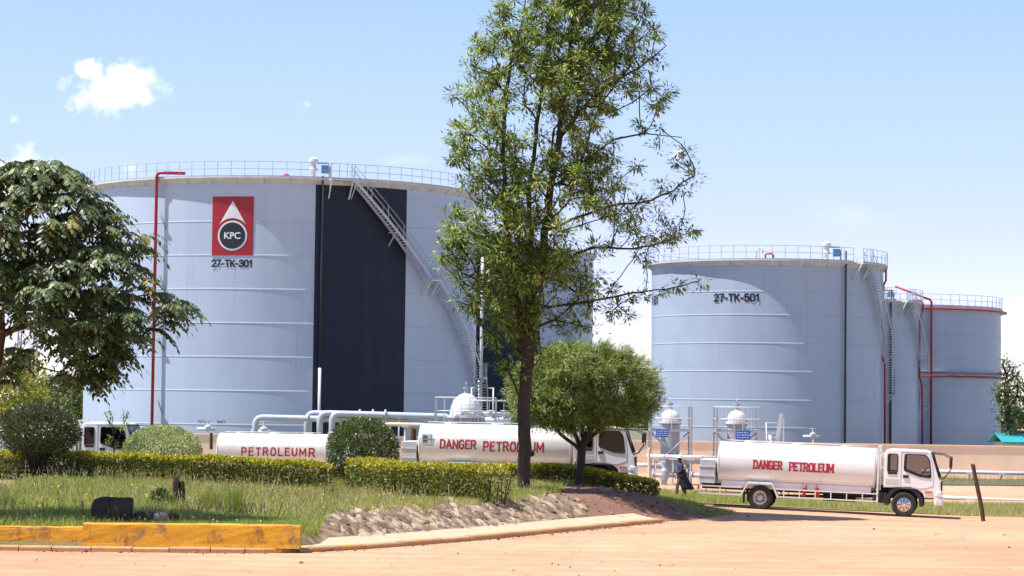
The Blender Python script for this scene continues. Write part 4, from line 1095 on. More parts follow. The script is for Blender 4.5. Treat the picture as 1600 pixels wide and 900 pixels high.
        for a, b in zip(pr[:-1], pr[1:]):
            vs = [(a[0], sgn * 1.15, a[1]), (b[0], sgn * 1.15, b[1]), (b[0], sgn * 0.6, b[1]), (a[0], sgn * 0.6, a[1])]; vs += [(x, yy, z + 0.05) for x, yy, z in vs]
            m.add(vs, [(3, 2, 1, 0), (4, 5, 6, 7), (0, 1, 5, 4), (1, 2, 6, 5), (2, 3, 7, 6), (3, 0, 4, 7)])
        m.tube([(x, sgn * 1.155, z) for x, z in pr], 0.045, 4); m.build('rear_mudguard', 'rail_white', t)
    for x in ((1.72, 2.30) if extinguishers else ()):
        m = MB(); M_ = Matrix.Translation((x, -1.02, 0.60)) @ Matrix.Rotation(R(12 if x < 2 else -10), 4, 'Y'); m.lathe([(0, 0), (0.07, 0.0), (0.07, 0.34), (0.045, 0.40), (0.025, 0.42), (0.025, 0.48), (0, 0.48)], 12, M_); e = m.build('fire_extinguisher', 'pipe_red', t)
        m = MB(); m.box((x, -1.02, 0.94), (0.02, 0.14, 0.05)); m.build('extinguisher_bracket', 'chassis_black', e)
    return t

def put(px, Y, yaw, tilt, z, **kw):  # rear axle stands below image column px at depth Y
    p = at(px, 700, Y); return make_truck((p.x, Y, z), yaw, tilt, **kw)
put(1191, 98.4, -11, 1.75, -0.0, label='white petroleum tanker parked fully in view on the dirt yard at right',
    lettering=[(('DANGER', 0.31, 0.24, 0.5, 0.20), dict(x0=-0.28, x1=0.83, z=1.80, serif=True)), (('PETROLEUM', 0.31, 0.24, 0.5, 0.20), dict(x0=1.15, x1=2.86, z=1.78, serif=True))])
t2 = put(724, 100.6, -5, 0.3, 0.60, label='white petroleum tanker behind the tall tree trunk, its cab beside the small tree', cab_glass='cab_glass_dark', seat='chassis_black',
    lettering=[(('DANGER', 0.34, 0.26, 0.5, 0.17), dict(x0=-0.83, x1=0.61, z=1.83, wobble=0.03)), (('PETROLEUM', 0.36, 0.30, 0.5, 0.17), dict(x0=0.95, x1=3.38, z=1.77, wobble=0.03))])
m = MB(); yy = -1.155
m.box((-1.38, -1.16, 2.02), (0.46, 0.012, 0.40), Matrix.Rotation(R(0), 3, 'X')); o = m.build('hazard_plate', 'sign_white', t2)
m = MB()
for (x, z, w, h) in ((-1.46, 2.14, .18, .035), (-1.46, 2.08, .2, .03), (-1.46, 1.96, .18, .035), (-1.46, 1.90, .2, .03), (-1.22, 2.02, .012, .38), (-1.38, 2.02, .44, .012)): m.box((x, -1.1695, z), (w, 0.006, h))
m.build('plate_print', 'number_black', o)
m = MB(); m.tube([(2.9, -1.1, 1.5), (2.9, -1.14, 1.5)], 0.12, 14); m.build('side_cap', 'chassis_black', t2)
m = MB(); m.box((-2.86, -1.0, 1.62), (0.03, 0.34, 0.5), None, 0.008); m.build('hazard_board', 'pipe_red', t2)
put(-50, 98.5, -3, 0, 0.50, label='older white tanker at far left, cab showing between dark bush and clipped dome bush', cab_glass='cab_glass_dark', seat='chassis_black', lettering=None, extinguishers=False)
t4 = put(369, 101.5, -3, 0, 0.50, label='shorter white petroleum tanker partly hidden by the round dark bush', barrel=(-0.75, 4.5, 1.80, 0.82, 1.15), cab_glass='cab_glass_dark', seat='chassis_black', rear_box=False,
    lettering=[(('PETROLEUM', 0.36, 0.42, 0.5, 0.17), dict(x0=0.47, x1=3.54, z=1.76, wobble=0.02)), (('R', 0.40, 0.2, 0.5, 0.18), dict(x0=3.72, x1=3.97, z=1.74))])
t4.scale = (0.86, 0.86, 0.86)

# ------------------------------------------------------------------ pipework
def pipe_run(name, pts, r, mat, label, group=None, flange=None, supports=()):
    root = empty(name, pts[0], label, 'pipe', group)
    sm = [Vector(pts[0])]
    for i in range(1, len(pts) - 1):
        a, p, b = Vector(pts[i - 1]), Vector(pts[i]), Vector(pts[i + 1]); q = min(r * 2.6, (a - p).length * 0.45, (b - p).length * 0.45)
        s, e = p + (a - p).normalized() * q, p + (b - p).normalized() * q
        for j in range(7): t = j / 6; sm.append(s * (1 - t) ** 2 + p * 2 * t * (1 - t) + e * t * t)
    sm.append(Vector(pts[-1]))
    m = MB(); m.tube(sm, r, 14); m.build('pipe', mat, root, root.location)
    if flange:
        f = MB()
        for p, d in flange: p = Vector(p); d = Vector(d); f.cut().tube([p - d * 0.05, p + d * 0.05], r * 1.55, 14)
        f.build_each('flange', mat, root, root.location)
    if supports:
        s = MB()
        for x, y, z in supports: s.cut().tube([(x, y, -0.2), (x, y, z)], 0.06, 6); s.box((x, y, z), (0.4, 0.3, 0.06))
        s.build_each('support', 'steel_white', root, root.location)
    return root
WP = [(399, 652, 147.4, 640), (480, 645.5, 148.2, 706), (500, 645.5, 147.2, 705), (519, 646, 146.2, 704)]
labs = ['long grey pipe rising left of the others, running right at lower level', 'first of three grey bent pipes above the short tanker, the leftmost riser', 'middle one of three grey bent pipes above the short tanker', 'third of three grey bent pipes, nearest the round dark bush']
for (px, py, D, px2), lb in zip(WP, labs):
    a = at(px, py, D); b = at(px2, py + (9 if px > 450 else 2), D)
    z = a.z; z2 = z - 0.12
    pipe_run('transfer_pipe', [(a.x, D, 0.2), (a.x, D, z), (b.x, D, z2), (b.x, D, 0.5)], 0.19, 'pipe_grey', lb, 'grey transfer pipes in front of the largest tank',
             flange=[((a.x, D, 1.9), (0, 0, 1)), ((a.x + 3.2, D, z - 0.02), (1, 0, 0))], supports=[(a.x + 4, D, z - 0.22), (b.x - 1.5, D, z2 - 0.2)])
a = at(600, 663, 141); b = at(664, 664, 141)
pipe_run('transfer_pipe', [(a.x, 141, 0.4), (a.x, 141, a.z), (b.x, 141, a.z), (b.x, 141, 0.4)], 0.11, 'wall_peach', 'short peach painted pipe between round bush and middle tanker', supports=[(a.x + 1.2, 141, a.z - 0.12)])
for py0, px0, py1, px1, D, r, lb in ((713, 1010, 716, 1120, 127, 0.12, 'white header pipe in front of the filter vessels'), (736, 1440, 741, 1640, 141, 0.11, 'upper white pipe running along the peach wall at right'), (776, 1440, 784, 1640, 118, 0.09, 'lower white pipe above the grass verge at right')):
    a = at(px0, py0, D); b = at(px1, py1, D); n = 4
    pipe_run('white_pipe', [tuple(a), tuple((a + b) / 2), tuple(b)], r, 'steel_white', lb, supports=[(a.x + (b.x - a.x) * (i + 0.5) / n, D, a.z + (b.z - a.z) * (i + 0.5) / n - r) for i in range(n)])
# valves and small fittings below the header
for px, D, lb in ((1038, 125.5, 'grey gate valve with handwheel under the left blue sign'), (1098, 126, 'small grey gate valve near the walking man'), (1066, 129, 'grey gate valve behind the walking man')):
    c = at(px, 735, D); root = empty('gate_valve', (c.x, D, 0.0), lb, 'valve', 'gate valves by the filter vessels')
    m = MB(); m.tube([(-0.6, 0, 0.55), (0.6, 0, 0.55)], 0.11, 10); m.lathe([(0.2, 0.3), (0.22, 0.55), (0.2, 0.8), (0.09, 0.95), (0.09, 1.25), (0.03, 1.3), (0.03, 1.6)], 12); m.box((0, 0, 0.1), (0.3, 0.3, 0.4)); m.build('valve_body', 'steel_grey', root)
    m = MB(); m.tube([(0.26 * math.cos(a), 0.26 * math.sin(a), 1.58) for a in np.linspace(0, 6.2832, 17)], 0.022, 5); m.tube([(-.26, 0, 1.58), (.26, 0, 1.58)], 0.015, 4); m.tube([(0, -.26, 1.58), (0, .26, 1.58)], 0.015, 4); m.build('handwheel', 'steel_white', root)
    for i, s in enumerate((-1, 1)):
        m = MB(); m.tube([(s * 0.55, 0, 0.55), (s * 0.62, 0, 0.55)], 0.2, 12); m.build('flange', 'steel_grey', root)

def vessel(px, D, label, r=0.5, w=2.0, deck=2.85, rail=4.1, dome=3.95, sign=None, body='steel_grey'):
    c = at(px, 700, D); root = empty('filter_vessel', (c.x, D, 0), label, 'filter vessel', 'filter vessels with platforms')
    m = MB(); m.lathe([(r, 0.7), (r, deck + 0.35)], 28); m.lathe([(0, 0.35), (r * 0.7, 0.45), (r, 0.7)], 28); m.build('vessel_body', body, root)
    m = MB(); m.lathe([(r, deck + 0.35), (r * 1.17, deck + 0.36), (r * 1.17, deck + 0.5), (r * 1.03, deck + 0.51), (r * 1.03, deck + 0.62)] + [(r * math.cos(a), deck + 0.62 + (dome - deck - 0.62) * math.sin(a)) for a in np.linspace(0.05, math.pi / 2, 8)], 28)
    d = m.build('dome', 'steel_white', root)
    m = MB(); m.lathe([(0.11, dome - 0.02), (0.11, dome + 0.25), (0.18, dome + 0.26), (0.18, dome + 0.33), (0, dome + 0.33)], 12); m.tube([(0, 0, dome + 0.3), (0, 0, dome + 0.62)], 0.03, 6); m.build('relief_valve', 'steel_grey', d)
    n = 18; m = MB()
    for k in range(n): a = 2 * math.pi * k / n; m.tube([(r * 1.1 * math.cos(a), r * 1.1 * math.sin(a), deck + 0.3), (r * 1.1 * math.cos(a), r * 1.1 * math.sin(a), deck + 0.56)], 0.022, 5)
    m.build('flange_bolts', 'dark_metal', d)
    m = MB(); h = w / 2; dd = 0.95
    for sx in (-1, 1):
        for sy in (-1, 1): m.box((sx * h, sy * dd, (rail - 0.2) / 2), (0.09, 0.09, rail + 0.2))
    for sy in (-1, 1):
        m.box((0, sy * dd, deck), (w, 0.07, 0.12)); m.tube([(-h, sy * dd, 0.9), (h, sy * dd, deck - 0.1)], 0.035, 5); m.tube([(h, sy * dd - 0.04 * sy, 0.9), (-h, sy * dd - 0.04 * sy, deck - 0.1)], 0.035, 5); m.box((0, sy * dd, 0.9), (w, 0.06, 0.08))
    for sx in (-1, 1): m.box((sx * h, 0, deck), (0.07, 2 * dd, 0.12))
    m.build('support_frame', 'steel_grey', root)
    m = MB()
    for sy in (-1, 1):
        for z in (rail, (rail + deck) / 2): m.tube([(-h, sy * dd, z), (h, sy * dd, z)], 0.03, 5)
        k = max(2, int(w / 0.45))
        for i in range(1, k): m.tube([(-h + w * i / k, sy * dd, deck), (-h + w * i / k, sy * dd, rail)], 0.02, 4)
    for sx in (-1, 1):
        for z in (rail, (rail + deck) / 2): m.tube([(sx * h, -dd, z), (sx * h, dd, z)], 0.03, 5)
    m.build('guard_rail', 'steel_white', root)
    m = MB()
    for sx, x0, x1 in ((-1, -h, -r - 0.08), (1, r + 0.08, h)): m.cut().box(((x0 + x1) / 2, 0, deck + 0.085), (x1 - x0, 2 * dd, 0.04))
    m.build_each('deck_grating', 'steel_grey', root)
    m = MB(); m.tube([(r * 0.9, 0, 1.2), (h + 0.9, 0, 1.2), (h + 0.9, 0, 0.1)], 0.1, 10); m.cut().tube([(-r * 0.9, 0, 1.0), (-h - 0.7, 0, 1.0), (-h - 0.7, 0, 0.1)], 0.1, 10); m.build_each('inlet_pipe', 'steel_white', root)
    if sign:
        q = at(sign[0], sign[1], D - dd - 0.1); sx, sz = q.x - c.x, q.z
        m = MB(); m.box((sx, -dd - 0.07, sz), (sign[2], 0.03, sign[3])); s = m.build('sign_board', 'sign_blue', root)
        m = MB(); rr = random.Random(px)
        for row in range(3):
            x = -sign[2] * 0.42
            while x < sign[2] * 0.38:
                l = rr.uniform(0.05, 0.13); m.box((sx + x + l / 2, -dd - 0.09, sz + sign[3] * (0.27 - 0.27 * row)), (l, 0.008, sign[3] * 0.09)); x += l + 0.04
        m.build('sign_print', 'sign_white', s)
    return root
vessel(1047, 128, 'domed filter vessel in a frame, left of the walking man with blue sign', 0.5, 2.1, sign=(1035, 677, 0.66, 0.40))
vessel(1151, 128, 'domed filter vessel in a frame rising behind the right-hand tanker, blue sign', 0.5, 2.25, sign=(1161, 680, 0.76, 0.46))
vessel(727, 134, 'widest domed vessel on a railed platform above the middle tanker', 0.86, 3.3, 2.98, 4.45, 4.70)
# side platform with pipe manifold beside the widest vessel
c = at(770, 660, 134); root = empty('valve_platform', (c.x, 134, 0), 'railed steel platform with white manifold right of the widest vessel', 'platform')
m = MB(); m.box((0, 0, 2.9), (2.0, 1.8, 0.1))
for sx in (-1, 1):
    for sy in (-1, 1): m.box((sx * 0.95, sy * 0.85, 1.4), (0.09, 0.09, 3.0))
m.tube([(-0.95, -0.85, 0.9), (0.95, -0.85, 2.8)], 0.035, 5); m.build('frame', 'steel_grey', root)
m = MB()
for z in (4.3, 3.6): m.tube([(-1, -0.85, z), (1, -0.85, z), (1, 0.85, z), (-1, 0.85, z), (-1, -0.85, z)], 0.032, 5)
for i in range(6): m.tube([(-1 + 0.4 * i, -0.85, 2.9), (-1 + 0.4 * i, -0.85, 4.3)], 0.022, 4)
m.tube([(-1.2, 0.5, 2.9), (-1.2, 0.5, 5.0), (0.0, 0.5, 5.0), (0.0, 0.5, 3)], 0.035, 5); m.build('guard_rail', 'steel_white', root)
m = MB(); m.tube([(-1.3, 0, 3.2), (1.0, 0, 3.2)], 0.2, 12); m.tube([(-1.1, 0.3, 3.55), (0.9, 0.3, 3.55)], 0.13, 10)
for x in (-0.8, -0.1, 0.6): m.tube([(x, 0, 3.2), (x, 0, 3.75)], 0.09, 8); m.tube([(x, 0, 3.72), (x, 0, 3.78)], 0.2, 12)
m.build('manifold', 'steel_white', root)
# stile over the wall
c = at(1210, 690, 147.5); root = empty('wall_stile', (c.x, 147.8, 0), 'white steel stile ladder leaning over the peach wall', 'ladder')
m = MB()
for s in (-0.35, 0.35): m.tube([(-0.35, s - 1.6, 0.1), (-0.25, s, 2.45)], 0.06, 4); 
m.box((0.30, -0.2, 2.9), (0.22, 0.1, 1.75), Matrix.Rotation(R(9), 3, 'Y')); m.box((0.62, 0.3, 2.75), (0.08, 0.08, 1.4)); m.build('stringer', 'steel_white', root)
m = MB()
for i in range(9): z = 0.35 + i * 0.28; m.box((-0.32 + 0.012 * i, -1.3 + 0.16 * i, z), (0.62, 0.22, 0.04))
m.build('steps', 'steel_white', root)
m = MB()
m.tube([(-0.55, -1.5, 1.0), (-0.48, -0.1, 3.2), (0.2, -0.1, 3.2)], 0.028, 5); m.build('handrail', 'steel_white', root)

# posts
def post(px, py_top, py_bot, D, w, mat, label, lean=0.0, name='wooden_post'):
    a = at(px, py_bot, D); b = at(px + lean, py_top, D); m = MB(); n = 7; vs = []; L = (b - a)
    for i in range(n):
        p = L * (i / (n - 1)); k = 1 - 0.12 * i / n
        for q in range(6):
            an = 2 * math.pi * q / 6 + 0.4; vs.append((p.x + w / 2 * k * math.cos(an) * random.uniform(.88, 1.1), w / 2 * k * math.sin(an), p.z - (0.25 if i == 0 else 0) + (random.uniform(-.05, .05) if i == n - 1 else 0)))
    m.add(vs, [(i * 6 + j, i * 6 + (j + 1) % 6, (i + 1) * 6 + (j + 1) % 6, (i + 1) * 6 + j) for i in range(n - 1) for j in range(6)] + [tuple((n - 1) * 6 + j for j in range(6))])
    o = m.build(name, mat); o.location = a; return tag(o, label, 'post')
post(1537, 726, 810, 95, 0.20, 'post_wood', 'brown wooden post leaning left on the verge at right', -17)
post(646, 669, 700, 126, 0.34, 'post_wood', 'stubby brown post between round bush and middle tanker')
post(330, 676, 695, 139, 0.2, 'post_wood', 'thin brown post near the wall above the dome bush')
post(1014, 700, 742, 115, 0.16, 'wall_peach', 'short orange post in front of the middle tanker cab')
D = 76; zz = zi((278 - 800) / 3800 * D, D); 
b = at(279, 745, D); p = Vector((b.x, D, zz)); root = tag(MB().build('tree_stump', 'stump_wood'), 'short split dark wooden stump standing in the grass', 'stump'); root.location = p
m = MB(); hh = b.z - zz
for (ox, r_, h_) in ((-0.06, 0.11, hh), (0.12, 0.085, hh * 0.86)):
    vs = []; n = 8; seq = [0, .3, .6, .85, 1]
    for k_, fz in enumerate(seq):
        for j in range(n): a = 2 * math.pi * j / n; q = r_ * (1.15 - 0.2 * fz) * (1 + 0.18 * math.sin(3 * a + fz * 4)) * (0.75 if fz == 1 else 1); vs.append((ox + q * math.cos(a), q * math.sin(a), -0.15 + (h_ + 0.15) * fz))
    m.add(vs, [(i * n + j, i * n + (j + 1) % n, (i + 1) * n + (j + 1) % n, (i + 1) * n + j) for i in range(4) for j in range(n)] + [tuple(4 * n + j for j in range(n))])
tmp = m.build('tmp', 'stump_wood'); root.data = tmp.data; bpy.data.objects.remove(tmp); root.data.name = 'tree_stump'
# cut log / boulder behind the block
paint('rock_dark', (0.035, 0.029, 0.028), 0.9, 0.5, 3, dirt=(0.16, 0.15, 0.14), dirt_amt=0.4); paint('rock_pale', (0.30, 0.24, 0.20), 0.9, 0.4, 3)
def rock(px, py, D, sx, sy, sz, mat, label, seed, flat=True):
    bm = bmesh.new(); bmesh.ops.create_icosphere(bm, subdivisions=3, radius=1); r = np.random.default_rng(seed)
    for v in bm.verts:
        c = v.co; q = np.array([[c.x, c.y, c.z]]); k = 1 + 0.16 * float(vnoise(q * 2.2, seed)[0]) + 0.05 * float(vnoise(q * 6, seed + 1)[0])
        p = Vector((math.copysign(abs(c.x) ** 0.6, c.x), math.copysign(abs(c.y) ** 0.7, c.y), math.copysign(abs(c.z) ** 0.55, c.z))) * k
        if flat and p.z > 0.3: p.z = p.z + 0.22 * p.x * p.x - 0.06
        v.co = Vector((p.x * sx, p.y * sy, p.z * sz))
    me = bpy.data.meshes.new('boulder'); bm.to_mesh(me); bm.free(); me.materials.append(MATS[mat]); me.polygons.foreach_set('use_smooth', [True] * len(me.polygons))
    o = bpy.data.objects.new('boulder', me); col.objects.link(o); a = at(px, py, D); o.location = a; return tag(o, label, 'boulder')
rock(177, 801, 67.6, 0.56, 0.34, 0.42, 'rock_dark', 'large dark boulder just behind the yellow block', 3)
rock(228, 809, 67.5, 0.34, 0.25, 0.17, 'rock_dark', 'low dark stone beside the large boulder', 5, False)
rock(252, 808, 67.4, 0.22, 0.2, 0.15, 'rock_pale', 'small pale grey stone in the row behind the block', 7, False)
rock(270, 811, 67.4, 0.2, 0.2, 0.14, 'rock_dark', 'small brown stone at the right end of the stone row', 9, False)
rock(944, 768, 91.2, 0.20, 0.18, 0.15, 'rock_pale', 'pale stone in the shade under the right hedge', 11, False)

# lattice mast, shed
c = at(41, 600, 160); root = empty('lattice_mast', (c.x, 160, 0), 'grey steel lattice mast rising behind the left tree', 'mast'); m = MB(); Hm = 13.0
for i in range(4):
    a = R(45 + 90 * i); m.tube([(0.95 * math.cos(a), 0.95 * math.sin(a), 0), (0.6 * math.cos(a), 0.6 * math.sin(a), Hm)], 0.07, 5)
for k in range(9):
    z = Hm * k / 9; z2 = Hm * (k + 1) / 9; r0 = 0.95 - 0.35 * z / Hm; r1 = 0.95 - 0.35 * z2 / Hm
    for i in range(4):
        a, b = R(45 + 90 * i), R(135 + 90 * i); p = lambda r, q, zz: (r * math.cos(q), r * math.sin(q), zz)
        m.tube([p(r0, a, z), p(r1, b, z2)], 0.035, 4); m.tube([p(r0, b, z), p(r1, a, z2)], 0.035, 4); m.tube([p(r1, a, z2), p(r1, b, z2)], 0.035, 4)
m.build('lattice', 'steel_grey', root)
for dx, z in ((-0.35, 7.0), (0.35, 7.1)):
    m = MB(); m.tube([(dx, -0.8, z - 0.45), (dx, -0.8, z + 0.45)], 0.2, 10); m.build('antenna', 'steel_grey', root)
c = at(1600, 690, 174); root = empty('shed', (c.x + 3.5, 174, 0), 'low shed with teal metal roof beyond the wall at far right', 'shed')
m = MB(); m.box((0, 2, 0.9), (9.4, 5, 1.9)); m.build('shed_wall', 'wall_peach', root)
m = MB(); m.prism([(-5.2, 1.84), (5.2, 1.84), (5.2, 1.90), (-5.2, 1.90)], -0.9, -0.8)
vs = [(-5.2, -0.9, 1.86), (5.2, -0.9, 1.86), (5.2, 2, 2.52), (-5.2, 2, 2.52), (-5.2, 4.9, 1.86), (5.2, 4.9, 1.86)]; vs += [(x, y, z - 0.06) for x, y, z in vs]
m.add(vs, [(0, 1, 2, 3), (3, 2, 5, 4), (7, 6, 9, 8), (8, 9, 10, 11), (0, 6, 7, 1), (4, 5, 11, 10), (0, 3, 9, 6), (3, 4, 10, 9), (1, 7, 8, 2), (2, 8, 11, 5)]); m.build('roof', 'roof_teal', root)
# outlet fittings standing at the foot of the tanks, inside the wall
for px, py, D, lb in ((325, 664, 172, 'small white outlet valve below the red foam pipe of the largest tank'), (1270, 676, 186, 'small white valve at the foot of tank 27-TK-501'), (412, 667, 149.4, 'small grey air valve on the wall left of the bent pipes')):
    c = at(px, py, D); root = empty('outlet_valve', (c.x, D, 0), lb, 'valve', 'outlet valves at the tank feet'); z = c.z
    m = MB(); m.tube([(0, 0, 0), (0, 0, z - 0.1)], 0.09, 8); m.lathe([(0.2, z - 0.3), (0.24, z - 0.1), (0.14, z), (0.05, z + 0.05), (0.05, z + 0.3)], 10); m.tube([(-0.75, 0, z - 0.3), (0.55, 0, z - 0.3)], 0.12, 8); m.build('valve_body', 'steel_white', root)
    m = MB(); m.tube([(0.24 * math.cos(a), 0.24 * math.sin(a), z + 0.3) for a in np.linspace(0, 6.2832, 13)], 0.035, 5); m.build('handwheel', 'steel_grey', root)

# ------------------------------------------------------------------ the walking man
def skin_mesh(name, V, E, mat, parent, root_i=0, sub=2):
    me = bpy.data.meshes.new(name); me.from_pydata([v[:3] for v in V], E, []); me.update(); o = bpy.data.objects.new(name, me); col.objects.link(o)
    o.modifiers.new('skin', 'SKIN'); sv = me.skin_vertices[0].data
    for i, v in enumerate(V): r = v[3]; sv[i].radius = (r, v[4] if len(v) > 4 else r); sv[i].use_root = (i == root_i)
    s = o.modifiers.new('sub', 'SUBSURF'); s.levels = s.render_levels = sub
    bpy.context.view_layer.update(); me2 = bpy.data.meshes.new_from_object(o.evaluated_get(bpy.context.evaluated_depsgraph_get()))
    o.modifiers.clear(); o.data = me2; me2.name = name; me2.materials.clear(); me2.materials.append(MATS[mat]); me2.polygons.foreach_set('use_smooth', [True] * len(me2.polygons)); o.parent = parent; return o
D = 105; c = at(1063, 775, D); gz = float(z0(c.x, D)) + 0.04
man = empty('person', (c.x, D, gz), 'man in white hard hat and long dark coat walking left past the tanker', 'person')
# faces -x; y is his right-left
V = [(0, 0, 0.98, .13), (-.01, 0, 1.15, .125), (-.01, 0, 1.33, .145), (0, 0, 1.45, .09), (-.015, 0, 1.53, .058), (-.03, 0, 1.60, .075), (-.035, 0, 1.68, .09), (-.03, 0, 1.74, .075),
     (-.005, -.19, 1.42, .058), (.03, -.23, 1.17, .044), (-.17, -.17, 1.06, .034), (-.25, -.13, 1.06, .036), (-.005, .19, 1.42, .058), (.02, .23, 1.17, .044), (-.18, .16, 1.08, .034), (-.26, .12, 1.08, .036),
     (.0, -.10, .90, .095), (-.14, -.10, .52, .065), (-.16, -.10, .12, .045), (-.27, -.10, .05, .04), (.0, .10, .90, .095), (.08, .10, .50, .065), (.24, .10, .15, .045), (.15, .10, .045, .04)]
E = [(0, 1), (1, 2), (2, 3), (3, 4), (4, 5), (5, 6), (6, 7), (3, 8), (8, 9), (9, 10), (10, 11), (3, 12), (12, 13), (13, 14), (14, 15), (0, 16), (16, 17), (17, 18), (18, 19), (0, 20), (20, 21), (21, 22), (22, 23)]
body = skin_mesh('body', V, E, 'skin', man)
m = MB()
for hx, hy, hz, sg in ((-.265, -.13, 1.06, -1), (-.275, .12, 1.08, 1)):
    for k, (dy, L) in enumerate(((-.027, .062), (-.009, .075), (.009, .07), (.027, .055))):
        p = Vector((hx, hy + dy, hz)); m.tube([p, p + Vector((-L * .5, 0, -.004)), p + Vector((-L * .85, 0, -.025)), p + Vector((-L * .8, 0, -.045))], [.0095, .009, .008, .006], 6)
    p = Vector((hx + .03, hy - sg * .03, hz + .01)); m.tube([p, p + Vector((-.03, -sg * .02, .012)), p + Vector((-.06, -sg * .018, .004))], [.011, .0095, .007], 6)
# nose, brow, lips, ears
m.add([(-.118, 0, 1.675), (-.148, 0, 1.632), (-.115, .018, 1.628), (-.115, -.018, 1.628), (-.112, 0, 1.62)], [(0, 2, 1), (0, 1, 3), (1, 2, 4), (1, 4, 3)])
m.tube([(-.105, -.03, 1.602), (-.122, 0, 1.604), (-.105, .03, 1.602)], .009, 6)
for s in (-1, 1): m.tube([(-.03, s * .085, 1.69), (-.02, s * .1, 1.665), (-.03, s * .088, 1.63)], [.012, .017, .01], 6)
hb = m.build('features', 'skin'); bm = bmesh.new(); bm.from_mesh(body.data); bm.from_mesh(hb.data); bm.to_mesh(body.data); bm.free(); bpy.data.objects.remove(hb)
m = MB()
for s in (-1, 1): m.cut().lathe([(0, -.012), (.010, -.006), (.012, 0), (.010, .006), (0, .012)], 8, Matrix.Translation((-.112, s * .032, 1.672)))
m.build_each('eye', 'helmet_white', man)
k = 1.16
V2 = [(0, 0, 1.0, .15), (-.01, 0, 1.15, .145), (-.01, 0, 1.33, .165), (0, 0, 1.45, .10), (0, 0, 1.475, .075), (-.005, -.19, 1.42, .073), (.03, -.23, 1.17, .06), (-.14, -.18, 1.075, .047), (-.005, .19, 1.42, .073), (.02, .23, 1.17, .06), (-.15, .17, 1.09, .047)]
skin_mesh('shirt', V2, [(0, 1), (1, 2), (2, 3), (3, 4), (3, 5), (5, 6), (6, 7), (3, 8), (8, 9), (9, 10)], 'cloth_violet', man)
V3 = [(0, 0, .98, .15), (0, -.10, .90, .11), (-.14, -.10, .52, .085), (-.16, -.10, .11, .07), (0, .10, .90, .11), (.08, .10, .50, .085), (.235, .10, .15, .07)]
skin_mesh('trousers', V3, [(0, 1), (1, 2), (2, 3), (0, 4), (4, 5), (5, 6)], 'cloth_khaki', man)
for px_, sg in (((-.16, -.10, .05), -1), ((.25, .10, .07), 1)):
    m = MB(); m.box((px_[0] - .06, px_[1], px_[2] + .0), (.27, .10, .09), Matrix.Rotation(R(0 if sg < 0 else 25), 3, 'Y'), .03); m.build('shoe', 'chassis_black', man)
m = MB(); n = 22; rows = []
for i in range(11):
    t = i / 10; z = 1.22 - 0.92 * t; ax = 0.175 + 0.16 * t ** 1.2; ay = 0.165 + 0.07 * t; cx = 0.01 + 0.07 * t ** 1.3
    rows.append([(cx + ax * math.cos(q) * (1 + 0.10 * t * math.sin(5 * q + 2 * t)) + 0.15 * t * t * max(0, math.cos(q)), ay * math.sin(q) * (1 + 0.12 * t * math.sin(4 * q)), z + 0.05 * t * math.sin(3 * q) + 0.10 * t * max(0, math.cos(q))) for q in np.linspace(R(-128 + 40 * t), R(128 - 40 * t), n)])
vs = [p for r_ in rows for p in r_]; m.add(vs, [(i * n + j, i * n + j + 1, (i + 1) * n + j + 1, (i + 1) * n + j) for i in range(10) for j in range(n - 1)], True)
coat = m.build('long_coat', 'cloth_navy', man); md = coat.modifiers.new('thick', 'SOLIDIFY'); md.thickness = 0.012
m = MB(); M_ = Matrix.Translation((-.035, 0, 1.72)); m.lathe([(.165, 0), (.135, .012), (.128, .05), (.11, .095), (.07, .125), (0, .135)], 24, M_); m.box((-.15, 0, 1.722), (.10, .15, .012), None, .004); m.build('hard_hat', 'helmet_white', man)
pp = MB(); pp.box((-.33, 0, 1.09), (.20, .15, .006), Matrix.Rotation(R(18), 3, 'Y')); o = pp.build('paper_sheet', 'paper_white'); o.location = man.location; tag(o, 'white sheet of paper held by the walking man', 'paper')
